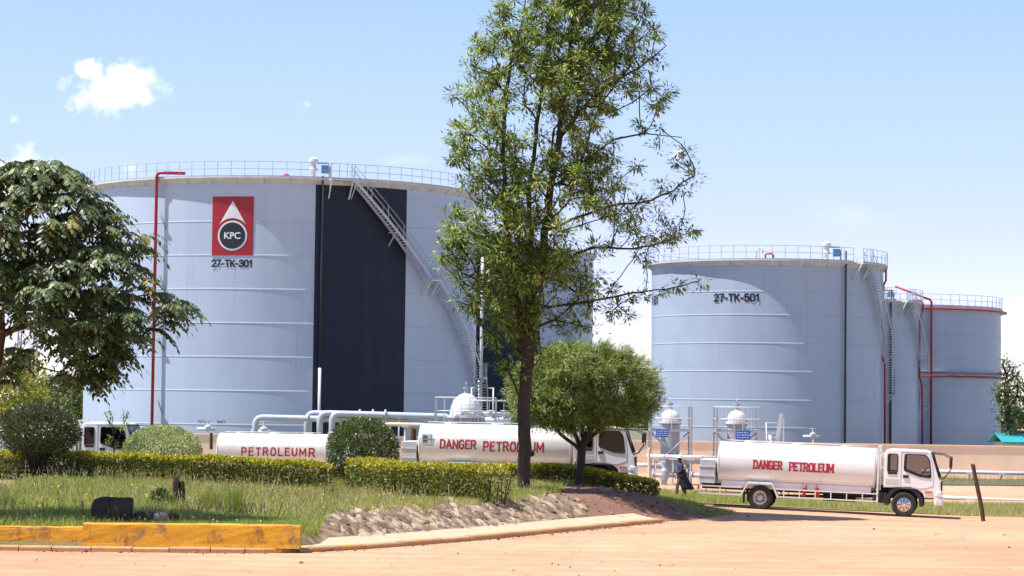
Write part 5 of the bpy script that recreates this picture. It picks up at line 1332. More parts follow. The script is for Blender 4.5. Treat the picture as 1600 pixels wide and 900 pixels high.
# ------------------------------------------------------------------ plants
def grow(skel, targets, step=0.4, updown=0.7, sag=0.0):
    """skel: list of polylines, first starts at the root; targets joined to the nearest older wood. returns pts, parent"""
    pts, par = [], []
    for pl in skel:
        pl = [np.array(p, float) for p in pl]
        if pts:
            d = np.linalg.norm(np.array(pts) - pl[0], axis=1); prev = int(d.argmin())
        else: pts.append(pl[0]); par.append(-1); prev = 0
        for a, b in zip(pl[:-1], pl[1:]):
            n = max(1, int(np.linalg.norm(b - a) / step))
            for i in range(1, n + 1): pts.append(a + (b - a) * i / n + rng.normal(0, 0.02, 3)); par.append(prev); prev = len(pts) - 1
    A = np.zeros((len(pts) + len(targets) * 40, 3)); k = len(pts); A[:k] = pts; PA = list(par); PL = np.zeros(len(A))
    for i in range(1, k): PL[i] = PL[par[i]] + np.linalg.norm(A[i] - A[par[i]])
    T = np.array(targets); d0 = np.array([np.linalg.norm(A[:k] - t, axis=1).min() for t in T]); tips = np.zeros(len(T), int)
    for ti in np.argsort(d0):
        t = T[ti]; v = t - A[:k]; d = np.linalg.norm(v, axis=1); h = np.hypot(v[:, 0], v[:, 1])
        cost = d + updown * np.maximum(0, 0.45 * h - v[:, 2]) + 0.22 * PL[:k]; j = int(cost.argmin()); b = A[j]; L = d[j]; n = min(38, max(1, int(L / step))); prev = j
        pj = PA[j]; dirp = (A[j] - A[pj]) if pj >= 0 else np.array([0, 0, 1.0]); dirp = dirp / (np.linalg.norm(dirp) + 1e-9)
        c = b + dirp * L * 0.2 + np.array([0, 0, sag * L])
        for i in range(1, n + 1):
            u = i / n; p = b * (1 - u) ** 2 + c * 2 * u * (1 - u) + t * u * u
            A[k] = p + (rng.normal(0, 0.025, 3) if i < n else 0); PA.append(prev); PL[k] = PL[prev] + L / n; prev = k; k += 1
            if k >= len(A) - 2: A = np.vstack([A, np.zeros((4000, 3))]); PL = np.concatenate([PL, np.zeros(4000)])
        tips[ti] = prev
    return A[:k], np.array(PA), tips
def wood(name, pts, par, r_tip, r_base, expo, mat, parent, off, sides=5, tipload=None):
    n = len(pts); load = np.zeros(n); kids = np.bincount(par[par >= 0], minlength=n); load[kids == 0] = 1
    for i in range(n - 1, 0, -1): load[par[i]] += load[i]
    rad = r_tip + (r_base - r_tip) * (np.maximum(load, 1) / load[0]) ** expo
    V, Fc = [], []
    first = {}
    m = MB()
    for i in range(1, n):
        a, b = pts[par[i]], pts[i]; ra, rb = min(rad[par[i]], rad[i] * 1.35), rad[i]
        d = b - a; L = np.linalg.norm(d)
        if L < 1e-5: continue
        d /= L; x = np.cross(d, (0.3, 0.9, 0.1)); x /= np.linalg.norm(x); y = np.cross(d, x); s = sides + 3 if rb > 0.08 else (sides if rb > 0.03 else 3)
        e = b + d * min(rb * 0.4, 0.03)
        q = 2 * np.pi * np.arange(s) / s; ring = np.cos(q)[:, None] * x + np.sin(q)[:, None] * y
        vs = np.vstack([a + ring * ra, e + ring * rb]).tolist(); m.add(vs, [(j, (j + 1) % s, s + (j + 1) % s, s + j) for j in range(s)], True)
    return m.build(name, mat, parent, off)
def sample_env(rows, n, D, depth=1.0, shell=0.45, dens=None):
    """points inside a crown whose left and right edges are given at each height (pixel rows seen at distance D)"""
    rows = np.array(rows, float); out = []; k = F_PX / D
    while len(out) < n:
        y = rng.uniform(rows[0, 0], rows[-1, 0]); xl = np.interp(y, rows[:, 0], rows[:, 1]); xr = np.interp(y, rows[:, 0], rows[:, 2]); hw = (xr - xl) / 2
        if rng.random() > hw / ((rows[:, 2] - rows[:, 1]).max() / 2): continue
        a = rng.uniform(0, 2 * np.pi); r = rng.random() ** shell; x = (xl + xr) / 2 + hw * r * math.cos(a); dy = hw / k * depth * r * math.sin(a)
        if dens is not None and rng.random() > dens(x, y): continue
        p = at(x, y, D); s = (D + dy) / D
        out.append((p.x, p.y + dy, p.z))
    return np.array(out)
def trunk_px(pl, D): return [np.array(at(x, y, D)) + np.array([0, dy, 0]) for x, y, dy in pl]

# ---- tall feathery tree
D = 89.2; base = at(818, 757, D); zb = zi(base.x, D)
tall = empty('tall_tree', (base.x, D, zb), 'tall feathery tree with dark trunk standing in the middle of the picture', 'tree')
sk = [trunk_px([(818, 762, 0), (819, 720, 0), (818, 660, 0), (821, 610, 0.1), (825, 560, 0.1), (833, 500, 0), (845, 430, 0), (852, 360, -.1), (862, 290, 0), (874, 210, .1), (884, 130, 0), (893, 50, 0), (898, -5, 0)], D),
      trunk_px([(826, 550, 0.1), (812, 490, -.3), (800, 420, -.5), (790, 340, -.7), (786, 260, -.8), (790, 170, -.7), (800, 90, -.6), (820, 20, -.4)], D),
      trunk_px([(829, 530, 0), (826, 450, .5), (830, 380, .8), (826, 300, 1.0), (838, 210, 1.0), (850, 110, .9), (862, 20, .8)], D),
      trunk_px([(819, 630, 0), (806, 605, -.2), (796, 585, -.5)], D),
      trunk_px([(838, 480, 0), (880, 478, .1), (930, 470, 0), (985, 458, .2), (1040, 452, .1), (1086, 441, 0)], D),
      trunk_px([(846, 425, 0), (880, 405, .3), (930, 385, .4), (990, 388, .6), (1035, 378, .6), (1078, 362, .5)], D),
      trunk_px([(852, 365, 0), (890, 345, -.4), (950, 325, -.7), (1010, 318, -.8), (1050, 300, -.7), (1082, 278, -.7)], D),
      trunk_px([(860, 300, 0), (905, 255, .5), (960, 215, .7), (1010, 205, .9), (1068, 212, .8)], D),
      trunk_px([(872, 220, 0), (910, 170, -.5), (960, 130, -.6), (1000, 110, -.6), (1040, 75, -.6)], D)]
env = [(-40, 815, 1015), (0, 780, 1026), (60, 748, 1040), (140, 712, 1050), (200, 700, 1070), (250, 698, 1078), (300, 700, 1080), (335, 680, 1078), (400, 684, 1050), (450, 700, 1000), (480, 716, 985), (520, 760, 925), (560, 772, 890), (600, 786, 870)]
def dens(x, y):
    q = (x - 850 - 75 * (1 - ss(40, 230, y))) / 200; d = 1.0 - 0.80 * ss(0.05, 0.7, q)
    if 225 < y < 440 and x > 900: d = min(1, d * 1.7)
    if y > 440 and x > 845: d *= 0.22
    if y > 500: d *= 0.45
    if y > 540: d *= 0.35
    return float(d) * (1.0 if vnoise(np.array([[x * 0.02, y * 0.02]]), 77)[0] > -0.35 else 0.25)
T = sample_env(env, 980, D, 0.72, 0.5, dens)
ex = [trunk_px([(x, y, 0)], D)[0] for x, y in ((1092, 440), (1060, 447), (1035, 455), (1010, 462), (982, 492), (965, 478), (955, 487), (1083, 360), (1060, 366), (1040, 380), (1084, 276), (1066, 296), (925, 512), (900, 508), (880, 515), (745, 70), (706, 148), (770, 540), (764, 520), (785, 575), (778, 565), (795, 580), (920, 470), (1000, 390), (1020, 375))]
T = np.vstack([T, ex])
pts, par, tips = grow(sk, T, 0.42, 0.8)
wood('trunk', pts, par, 0.007, 0.245, 0.47, 'bark_grey', tall, tall.location)
# feathery sprays at each tip: narrow leaflets fanned round a shoot
def sprays(pts, par, tips, per, L, W, spread, up, cols, w, droop=0.0, jit=0.2, along=0.5, back=3):
    B, Dn, Nn = [], [], []
    for t in tips:
        p = pts[t]; q = t
        for _ in range(back): q = par[q] if par[q] > 0 else q
        ax = unit((p - pts[q])[None])[0] + np.array([0, 0, up])
        m = max(3, int(per * rng.uniform(0.6, 1.35))); f = rng.random(m)
        B.append(p - unit(ax[None]) * (f * along)[:, None] + rng.normal(0, 0.03, (m, 3)))
        d = unit(ax[None]) * rng.uniform(0.35, 1.0, (m, 1)) + rand_dir(m) * spread; d[:, 2] -= droop * rng.random(m)
        Dn.append(d); Nn.append(rand_dir(m) * 0.45 + np.array([-.25, -.2, 1.0]))
    B, Dn, Nn = map(np.vstack, (B, Dn, Nn)); n = len(B)
    Ls = L * rng.uniform(0.55, 1.25, n); return leaves(B, Dn, Nn, Ls, W * rng.uniform(0.7, 1.3, n)), n
TALLC = [(0.105, 0.18, 0.034), (0.165, 0.25, 0.048), (0.33, 0.375, 0.065), (0.06, 0.11, 0.022), (0.22, 0.16, 0.05), (0.46, 0.44, 0.2)]
tall_tips = np.repeat(tips, 1)
SB = []
for t in tips:
    p = pts[t]; m = int(rng.uniform(34, 110)); s = rng.uniform(.09, .21); o = rng.normal(0, 1, (m, 3)) * s; o[:, 2] *= .7
    SB.append((p + o, o / s * .7 + rand_dir(m) * .35 + rand_dir(1) * .4 + np.array([.12, 0, -.1]), np.tile(rng.uniform(.6, 1.45), m)))
B = np.vstack([q[0] for q in SB]); Dn = np.vstack([q[1] for q in SB]); TT = np.concatenate([q[2] for q in SB]); n = len(B)
Vq = leaves(B, Dn, rand_dir(n) * .5 + np.array([-.25, -.2, 1.0]), 0.24 * rng.uniform(.6, 1.3, n), 0.058 * rng.uniform(.7, 1.4, n))
extra = rng.choice(np.arange(len(pts))[len(pts) // 3:], 700)
V2, n2 = sprays(pts, par, extra, 14, 0.2, 0.042, 0.95, 0.3, None, None, 0.3, along=0.4)
keep = np.linalg.norm(V2[:, 0, :2] - np.array([base.x, D]), axis=1) > 0.55
keep &= V2[:, 0, 2] > at(800, 590, D).z
V2 = V2[keep]; Vq = np.concatenate([Vq, V2]); TT = np.concatenate([TT, np.ones(len(V2))]); quads_object('crown', Vq, 4, 'leaf', tints(len(Vq), TALLC, (4, 5, 3, 2, 1.0, 1.2)) * TT[:, None], tall, tall.location)
nf = 60; fi = rng.choice(tips, nf); B = pts[fi].repeat(10, 0) + rng.normal(0, 0.07, (nf * 10, 3))
quads_object('orange_blossom', leaves(B, rand_dir(len(B)), rand_dir(len(B)), 0.10, 0.04), 4, 'leaf', tints(len(B), [(0.55, 0.16, 0.03), (0.35, 0.14, 0.04)], (1, 1)), tall, tall.location)

# ---- small dome-headed tree with fine drooping needles
D = 95.4; base = at(906, 762, D); zb = zi(base.x, D)
small = empty('dome_tree', (base.x, D, zb), 'small dome-shaped tree with needle leaves and forked trunk beside the tall one', 'tree')
sk = [trunk_px([(905, 766, 0), (907, 740, 0), (909, 705, 0), (911, 695, 0)], D), trunk_px([(910, 700, 0), (896, 672, .2), (880, 650, .4)], D), trunk_px([(910, 702, 0), (885, 685, -.3), (868, 668, -.5)], D), trunk_px([(911, 697, 0), (921, 672, -.2), (935, 650, -.5)], D), trunk_px([(911, 697, 0), (910, 668, .6), (908, 640, .9)], D), trunk_px([(915, 690, 0), (935, 674, .3), (944, 660, .5)], D)]
env = [(541, 875, 950), (550, 850, 985), (565, 820, 1008), (590, 800, 1024), (615, 790, 1031), (635, 788, 1026), (650, 802, 1008), (660, 835, 985), (668, 862, 935)]
T = sample_env(env, 820, D, 0.9, 0.36)
pts, par, tips = grow(sk, T, 0.3, 0.3); wood('trunk', pts, par, 0.006, 0.17, 0.42, 'bark_grey', small, small.location)
cen = np.array(at(908, 625, D))
B, Dn, Nn = [], [], []
for t in tips:
    p = pts[t]; m = int(76 * rng.uniform(0.5, 1.5)); o = unit((p - cen)[None] * np.array([1, 1, 0.8])); B.append(p + rng.normal(0, 0.13, (m, 3)))
    lean = rand_dir(1) * 0.5
    Dn.append(o * rng.uniform(0.3, 1.1, (m, 1)) + lean + rand_dir(m) * 0.55 + np.array([0.25, 0, -0.15])); Nn.append(o * 0.5 + rand_dir(m) * .7 + np.array([-.2, -.2, .8]))
B, Dn, Nn = map(np.vstack, (B, Dn, Nn)); n = len(B)
quads_object('crown', leaves(B, Dn, Nn, 0.27 * rng.uniform(0.6, 1.3, n), 0.026 * rng.uniform(0.8, 1.4, n)), 4, 'leaf', tints(n, [(0.155, 0.215, 0.038), (0.24, 0.29, 0.055), (0.085, 0.13, 0.026), (0.46, 0.45, 0.22)], (4, 4, 2, 1)), small, small.location)

# ---- big-leaved tree at the left edge
D = 69.0; base = at(-62, 830, D); zb = zi(base.x, D)
left = empty('broadleaf_tree', (base.x, D, zb), 'dark broadleaf tree with drooping pinnate leaves at the left edge', 'tree')
sk = [trunk_px([(-64, 842, 0), (-40, 730, 0), (-16, 625, 0), (-1, 540, 0), (0, 480, 0), (-2, 420, 0), (-8, 340, 0)], D), trunk_px([(3, 480, 0), (50, 430, -.6), (110, 385, -1), (160, 370, -1.2)], D), trunk_px([(2, 520, 0), (60, 500, .4), (110, 520, .6), (150, 525, .5)], D), trunk_px([(0, 450, 0), (60, 420, .8), (130, 400, 1.2), (200, 430, 1)], D), trunk_px([(0, 420, 0), (-60, 360, 0.5), (-110, 330, .5)], D), trunk_px([(-4, 370, 0), (30, 310, 0), (70, 280, 0)], D), trunk_px([(2, 500, 0), (-60, 460, -.8), (-130, 440, -1)], D), trunk_px([(2, 470, 0), (-20, 420, -2.2), (30, 370, -2.6)], D)]
env = [(248, -70, 85), (262, -110, 112), (290, -160, 145), (320, -190, 180), (350, -215, 222), (385, -230, 228), (420, -235, 226), (450, -230, 252), (475, -220, 292), (500, -200, 268), (525, -170, 215), (545, -130, 190), (570, -100, 175), (595, -80, 160)]
def densl(x, y):
    if y > 520 and x < 110: return 0.06
    if y > 480 and x < 75: return 0.2
    return 1.0
T = sample_env(env, 640, D, 0.6, 0.42, densl)
T = np.vstack([T, [trunk_px([(x, y, dy)], D)[0] for x, y, dy in ((292, 478, 0), (280, 468, .4), (270, 490, -.3), (255, 500, .2), (240, 512, 0), (225, 525, -.4), (190, 555, 0), (178, 570, .3), (160, 590, 0), (146, 602, .1), (140, 585, -.3), (165, 545, .5), (45, 545, 0), (20, 560, 0), (8, 580, 0), (66, 525, .3), (228, 385, 0), (222, 365, .3), (100, 262, 0), (60, 252, 0), (20, 250, .3), (135, 285, 0))]])
pts, par, tips = grow(sk, T, 0.35, 0.15); wood('trunk', pts, par, 0.011, 0.16, 0.42, 'bark_red', left, left.location)
B, Dn, Nn, L_, W_, C_ = [], [], [], [], [], []
cen = np.array(at(-10, 430, D))
LC = np.array([(0.075, 0.115, 0.034), (0.11, 0.15, 0.05), (0.17, 0.205, 0.085), (0.042, 0.07, 0.022)])
for t in tips:
    p = pts[t]; out = p - cen; top = p[2] > cen[2] + 1.2
    for _ in range(rng.integers(4, 7)):
        a = rng.uniform(0, 6.28); h = np.array([math.cos(a), math.sin(a), 0]) + 0.7 * out * np.array([1, 1, 0]) / (np.linalg.norm(out) + .1); h /= np.linalg.norm(h) + 1e-9
        Lr = rng.uniform(0.42, 0.70); npair = 6; yel = rng.random() < (0.12 if top else 0.04); c = np.array((0.27, 0.23, 0.045)) if yel else LC[rng.integers(0, 4)]
        rise = rng.uniform(-0.1, 0.5); side = np.cross(h, (0, 0, 1.0))
        for k in range(npair + 1):
            u = (k + 0.6) / (npair + 0.6); q = p + h * Lr * u + np.array([0, 0, Lr * (rise * u - 0.75 * u * u)])
            for s in ((-1, 1) if k < npair else (0,)):
                d = side * s * 0.8 + h * 0.45 + np.array([0, 0, -0.55 - 0.3 * rng.random()]); B.append(q); Dn.append(d); Nn.append(np.array([0, 0, 1.0]) + h * 0.5 + rng.normal(0, 0.32, 3)); L_.append(0.225 * rng.uniform(.75, 1.2)); W_.append(0.095 * rng.uniform(.85, 1.15)); C_.append(c * rng.uniform(.8, 1.2))
B, Dn, Nn, L_, W_, C_ = map(np.array, (B, Dn, Nn, L_, W_, C_))
quads_object('crown', leaves(B, Dn, Nn, L_, W_, 0.12), 4, 'glossy_leaf', C_, left, left.location)

# ---- clipped and loose bushes
def bush(name, label, cat, px, py_top, py_bot, wpx, D, n, L, W, cols, w, mat='leaf', shell=(0.72, 1.0), stems=8, squash=2.0, flat_bottom=True, noise_amp=0.06, bark='bark_grey', group=None, stem_h=0.0, up=0.3):
    b = at(px, py_bot, D); zb = zi(b.x, D) if inside(np.array([b.x]), np.array([D]), ISLAND)[0] else float(z0(b.x, D))
    top = at(px, py_top, D).z; H = top - zb; rx = wpx / 2 * D / F_PX
    root = empty(name, (b.x, D, zb), label, cat, group)
    u = rand_dir(n); r = rng.uniform(shell[0] ** 3, shell[1] ** 3, n) ** (1 / 3); k = 1 + noise_amp * vnoise(u * 3.2, int(px)) + 0.5 * noise_amp * vnoise(u * 8, int(px) + 1)
    uu = np.sign(u) * np.abs(u) ** (2 / squash) if squash != 2.0 else u
    cz = H * (0.5 + stem_h / 2); rz = H * (0.5 - stem_h / 2)
    Pn = uu * np.array([rx, rx * 0.95, rz]) * (r * k)[:, None] + np.array([0, 0, cz]); 
    m = Pn[:, 2] > 0.03; Pn, u = Pn[m], u[m]; n = len(Pn)
    d = u * 0.8 + rand_dir(n) * 0.75 + np.array([0, 0, up]); V = leaves(Pn, d, u + rand_dir(n) * 0.5, L * rng.uniform(.6, 1.25, n), W * rng.uniform(.7, 1.25, n))
    st = MB()
    for i in range(stems):
        a = 2 * math.pi * i / stems + rng.uniform(-.3, .3); q = rng.uniform(.35, .8); e = np.array([rx * q * math.cos(a), rx * q * math.sin(a), cz + rz * 0.3 * rng.uniform(-.6, 1)])
        st.tube([(0.06 * math.cos(a), 0.06 * math.sin(a), -0.1), (e[0] * .35, e[1] * .35, e[2] * .5), tuple(e)], [0.045, 0.032, 0.012], 5)
    st.build('stems', bark, root); quads_object('foliage', V, 4, mat, tints(n, cols, w), root); return root
bush('loose_bush', 'dark loose bush with bare stems below the left tree', 'bush', 58, 630, 742, 136, 89.4, 12500, 0.13, 0.06, [(0.075, 0.09, 0.03), (0.11, 0.12, 0.045), (0.045, 0.055, 0.02), (0.17, 0.16, 0.09)], (4, 3, 2, 1), 'glossy_leaf', (0.5, 1.0), 30, noise_amp=0.12, stem_h=0.3)
bush('clipped_dome_bush', 'pale variegated dome bush clipped low in front of the older tanker cab', 'bush', 253, 664, 745, 124, 94, 15000, 0.085, 0.045, [(0.42, 0.46, 0.20), (0.30, 0.36, 0.13), (0.56, 0.57, 0.31), (0.17, 0.22, 0.07)], (4, 3, 2, 2), 'leaf', (0.8, 1.0), 10, noise_amp=0.035)
bush('round_bush', 'round dark glossy clipped bush between the short tanker and middle tanker', 'bush', 566, 654, 736, 112, 91, 13000, 0.105, 0.055, [(0.09, 0.125, 0.03), (0.14, 0.175, 0.05), (0.05, 0.07, 0.018), (0.25, 0.26, 0.12)], (4, 3, 3, 1), 'glossy_leaf', (0.74, 1.0), 10, squash=2.35, noise_amp=0.04)
bush('yellow_green_tree', 'yellow green leafy small tree behind the loose dark bush', 'tree', 18, 553, 740, 122, 98.8, 6500, 0.19, 0.085, [(0.33, 0.33, 0.05), (0.22, 0.24, 0.04), (0.42, 0.38, 0.07), (0.11, 0.13, 0.03)], (4, 3, 2, 2), 'leaf', (0.45, 1.0), 9, noise_amp=0.2, stem_h=0.2)
bush('weed_clump', 'small dark green weed clump on the red soil below the tall tree', 'weed', 914, 795, 814, 40, 84.5, 500, 0.12, 0.05, [(0.07, 0.09, 0.03), (0.11, 0.13, 0.04)], (1, 1), 'leaf', (0.2, 1.0), 4, noise_amp=0.2)
bush('weed_clump', 'leafy weed beside the wooden stump in the grass', 'weed', 252, 766, 784, 34, 75.2, 420, 0.14, 0.07, [(0.08, 0.12, 0.03), (0.12, 0.16, 0.04)], (1, 1), 'leaf', (0.2, 1.0), 4, noise_amp=0.2)
# sapling in front of the older cab
D = 93; b = at(180, 720, D); zb = zi(b.x, D); root = empty('sapling', (b.x, D, zb), 'thin yellow green sapling in front of the older tanker cab', 'sapling')
sk = [[np.array([0, 0, 0.0]), np.array([-.05, 0, 1.2]), np.array([-.15, 0, at(180, 645, D).z - zb])], [np.array([-.05, 0, 1.2]), np.array([.25, .05, 1.9])]]
T = [np.array([rng.uniform(-.4, .6), rng.uniform(-.3, .3), rng.uniform(1.2, 2.6)]) for _ in range(26)]
pts, par, tips = grow(sk, T, 0.2, 0.4); wood('stem', pts, par, 0.006, 0.03, 0.4, 'bark_grey', root, None)
V, n = sprays(pts, par, tips, 11, 0.17, 0.045, 0.9, 0.1, None, None, 0.3, along=0.2); quads_object('foliage', V, 4, 'leaf', tints(n, [(0.24, 0.26, 0.05), (0.14, 0.17, 0.035)], (2, 1)), root)

# ---- hedges
def hedge(name, label, path, w, h, n, seed, cols_top, cols_low):
    path = np.array(path, float); zb0 = zi(*path[0]); root = empty(name, (path[0][0], path[0][1], zb0), label, 'hedge', 'yellow-topped clipped hedges')
    seg = np.hypot(*np.diff(path, axis=0).T); L = seg.sum(); s = rng.uniform(0, L, n); P2 = np.array([polyline_at(path, q)[0] for q in s]); Dr = np.array([polyline_at(path, q)[1] for q in s]); Nr = np.stack([-Dr[:, 1], Dr[:, 0]], 1)
    face = rng.choice(4, n, p=[0.38, 0.34, 0.12, 0.16]); t = rng.random(n); hh = h * (1 + 0.055 * vnoise(np.stack([s * 0.7, s * 0], -1), seed) + 0.05 * vnoise(np.stack([s * 2.6, s * 0], -1), seed + 2))
    bul = 0.08 * vnoise(np.stack([s * 1.3, t * 3], -1), seed + 3) + 0.05 * vnoise(np.stack([s * 4, t * 6], -1), seed + 4)
    off = np.where(face == 0, -w / 2 - bul, np.where(face == 1, (t - .5) * w, np.where(face == 2, w / 2 + bul, (t - .5) * w * 0.85))); z = np.where(face == 1, hh - 0.05 * np.abs(2 * t - 1) ** 3, np.where(face == 3, rng.uniform(0.05, 1, n) * hh * 0.93, t ** 0.85 * hh))
    end = np.minimum(s, L - s); squeeze = 1 - 0.35 * (1 - ss(0, 0.35, end)); off = off * squeeze; z = z * (1 - 0.10 * (1 - ss(0, 0.4, end)))
    inn = rng.exponential(0.05, n); nx = np.where(face == 0, -1, np.where(face == 2, 1, 0)); off = off - nx * inn; z = z - (face == 1) * inn + rng.normal(0, 0.02, n)
    bare = (face == 0) & (t < 0.35) & (vnoise(np.stack([s * 1.8, t * 2], -1), seed + 7) > 0.15)
    gz = island(P2[:, 0], P2[:, 1])[0]; B = np.stack([P2[:, 0] + Nr[:, 0] * off, P2[:, 1] + Nr[:, 1] * off, gz + z], 1)
    ok = (rng.random(n) > 0.5 * bare); B = B[ok]; o = np.stack([Nr[:, 0] * nx, Nr[:, 1] * nx, (face == 1) * 1.0], 1)[ok]; zz = (z / hh)[ok]; m = len(B)
    V = leaves(B, o * 0.7 + rand_dir(m) * 0.8 + np.array([0, 0, .45]), o + rand_dir(m) * 0.7 + np.array([0, -.2, .2]), 0.11 * rng.uniform(.6, 1.3, m), 0.058 * rng.uniform(.7, 1.3, m))
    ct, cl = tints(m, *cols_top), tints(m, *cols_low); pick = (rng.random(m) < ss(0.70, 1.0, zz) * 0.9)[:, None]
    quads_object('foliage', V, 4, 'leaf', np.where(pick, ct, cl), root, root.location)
    st = MB(); q = 0.15
    while q < L:
        p, d = polyline_at(path, q); gz_ = zi(p[0], p[1])
        for k in range(3):
            a = rng.uniform(-1, 1) * w * 0.3; st.tube([(p[0] - d[1] * a * .5, p[1] + d[0] * a * .5, gz_ - .05), (p[0] - d[1] * a + rng.uniform(-.1, .1), p[1] + d[0] * a, gz_ + h * .8)], [0.02, 0.009], 4)
        q += 0.28
    st.build('stems', 'bark_grey', root, root.location); return root
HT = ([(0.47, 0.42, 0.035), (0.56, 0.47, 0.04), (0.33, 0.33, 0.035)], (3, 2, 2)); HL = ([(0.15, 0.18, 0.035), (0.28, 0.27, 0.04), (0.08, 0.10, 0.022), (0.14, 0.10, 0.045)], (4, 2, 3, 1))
px = lambda x, Y: (x - 800) / F_PX * Y
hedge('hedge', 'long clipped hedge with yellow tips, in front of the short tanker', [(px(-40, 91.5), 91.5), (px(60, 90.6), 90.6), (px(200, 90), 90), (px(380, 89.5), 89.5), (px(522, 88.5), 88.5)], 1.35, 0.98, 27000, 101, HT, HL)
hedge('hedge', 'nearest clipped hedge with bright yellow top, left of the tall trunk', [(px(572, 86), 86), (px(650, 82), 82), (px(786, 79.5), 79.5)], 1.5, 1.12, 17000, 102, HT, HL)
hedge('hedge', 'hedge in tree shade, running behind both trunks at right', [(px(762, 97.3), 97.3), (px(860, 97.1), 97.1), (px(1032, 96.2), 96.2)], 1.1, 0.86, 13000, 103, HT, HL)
# ---- grass
def grass(name, label, xr, yr, n, h, cols, w, zf, mask, patch_seed, flower=0):
    x = rng.uniform(*xr, n); y = rng.uniform(*yr, n); p = vnoise(np.stack([x * .45, y * .45], -1), patch_seed); q = vnoise(np.stack([x * 1.6, y * 1.6], -1), patch_seed + 1)
    ok = mask(x, y) & (rng.random(n) < np.clip(0.75 + 0.6 * q, .12, 1)); x, y, p, q = x[ok], y[ok], p[ok], q[ok]; n = len(x); z = zf(x, y)
    H = h * np.clip(0.85 + 0.45 * p, .35, 1.6) * rng.uniform(.45, 1.25, n); lean = rng.normal(0, .5, (n, 2)) * H[:, None]; a = rng.uniform(0, 3.14, n); wd = 0.012 * rng.uniform(.7, 1.6, n)
    V = np.stack([np.stack([x - np.cos(a) * wd, y - np.sin(a) * wd, z - .02], 1), np.stack([x + np.cos(a) * wd, y + np.sin(a) * wd, z - .02], 1), np.stack([x + lean[:, 0], y + lean[:, 1], z + H], 1)], 1)
    c = tints(n, cols, w); dry = np.clip(0.5 + 1.2 * vnoise(np.stack([x * .3, y * .5], -1), patch_seed + 3), 0, 1)[:, None] * (rng.random((n, 1)) < .52); c = c * (1 - .75 * dry) + np.array((0.54, 0.44, 0.23)) * .75 * dry * rng.uniform(.7, 1.2, (n, 1))
    o = quads_object(name, V, 3, 'grass_blade', c); tag(o, label, 'grass', kind='stuff')
    if flower:
        i = rng.choice(n, flower); B = np.stack([x[i], y[i], z[i] + H[i] * 1.0], 1); t = rng.random(flower)
        V = leaves(B, rand_dir(flower) + np.array([0, 0, .3]), rand_dir(flower) + np.array([0, -.5, .5]), 0.07 * rng.uniform(.5, 1.3, flower), 0.055)
        f = quads_object('wild_flowers', V, 4, 'leaf', tints(flower, [(0.62, 0.42, 0.02), (0.62, 0.55, 0.30), (0.5, 0.25, 0.04)], (4, 2, 1))); tag(f, 'tiny yellow wild flowers scattered in the long grass', 'flowers', kind='stuff')
GC = [(0.24, 0.31, 0.06), (0.32, 0.37, 0.08), (0.16, 0.23, 0.045), (0.46, 0.41, 0.18)]
def mlawn(x, y):
    zz, dk, ins = island(x, y); e = vnoise(np.stack([x * .9, y * .9], -1), 21)
    bk = (dk < 2.5 + .5 * e) & (x > -5.3) & (x < 2.4); so = (x > 1.6 + .7 * e + .12 * (y - 88)) & ~((x > 5.3) & (dk > 0) & (seg_dist(x, y, TIP) < 2.2) & (y < 94)); return ins & ~bk & ~so & (dk > .75)
grass('lawn_grass', 'long weedy grass between the yellow blocks and the hedges', (-17, 2.5), (65.6, 98), 210000, 0.27, GC, (4, 4, 2, 3), lambda x, y: island(x, y)[0], mlawn, 201, 2200)
GB = [(0.24, 0.34, 0.06), (0.17, 0.26, 0.05), (0.32, 0.38, 0.09)]
def stalks(n):
    x = rng.uniform(-17, 2, n); y = rng.uniform(67, 90, n); ok = mlawn(x, y) & (vnoise(np.stack([x * .6, y * .6], -1), 207) > -.1); x, y = x[ok], y[ok]; n = len(x); z = island(x, y)[0]; H = rng.uniform(.3, .62, n); ln = rng.normal(0, .16, (n, 2)); w = .008
    V = np.stack([np.stack([x - w, y, z], 1), np.stack([x + w, y, z], 1), np.stack([x + ln[:, 0] + w, y + ln[:, 1], z + H], 1), np.stack([x + ln[:, 0] - w, y + ln[:, 1], z + H], 1)], 1)
    B = np.stack([x + ln[:, 0] * .8, y + ln[:, 1] * .8, z + H * .82], 1); Hd = leaves(B, np.stack([ln[:, 0], ln[:, 1], H * .6], 1) + rand_dir(n) * .12, np.tile((0, -1.0, .3), (n, 1)), .12 * rng.uniform(.6, 1.3, n), .026)
    o = quads_object('seed_grass', np.concatenate([V, Hd]), 4, 'grass_blade', tints(2 * n, [(0.36, 0.29, 0.15), (0.30, 0.29, 0.12), (0.42, 0.34, 0.2)], (2, 2, 1))); tag(o, 'tall dry seed stalks standing over the lawn grass', 'grass', kind='stuff')
stalks(2600)
grass('kerb_grass', 'low lush green grass right behind the yellow blocks', (-17, -2.0), (66.2, 72), 42000, 0.2, GB, (3, 2, 2), lambda x, y: island(x, y)[0], mlawn, 211)
grass('tip_grass', 'short bright grass at the pointed end of the soil bed', (4.6, 8.8), (86, 96.5), 22000, 0.13, GB, (3, 2, 2), lambda x, y: island(x, y)[0], lambda x, y: inside(x, y, ISLAND) & (np.hypot(x - 7.2, (y - 91.6) * .8) < 1.7), 221)
grass('verge_grass', 'rough grass verge beyond the right-hand tanker', (5.5, 34), (99.6, 113), 85000, 0.30, GC, (4, 3, 2, 4), z0, lambda x, y: (y > 100.2 + .8 * vnoise(np.stack([x * .8, y * 0], -1), 4)) & (y < 112.5 + 0 * x), 231)
grass('strip_grass', 'dry grass strip along the foot of the boundary wall', (14, 40), (133, 147), 16000, 0.28, GC, (2, 2, 1, 4), z0, lambda x, y: vnoise(np.stack([x * .5, y * .5], -1), 8) > -.2, 241)
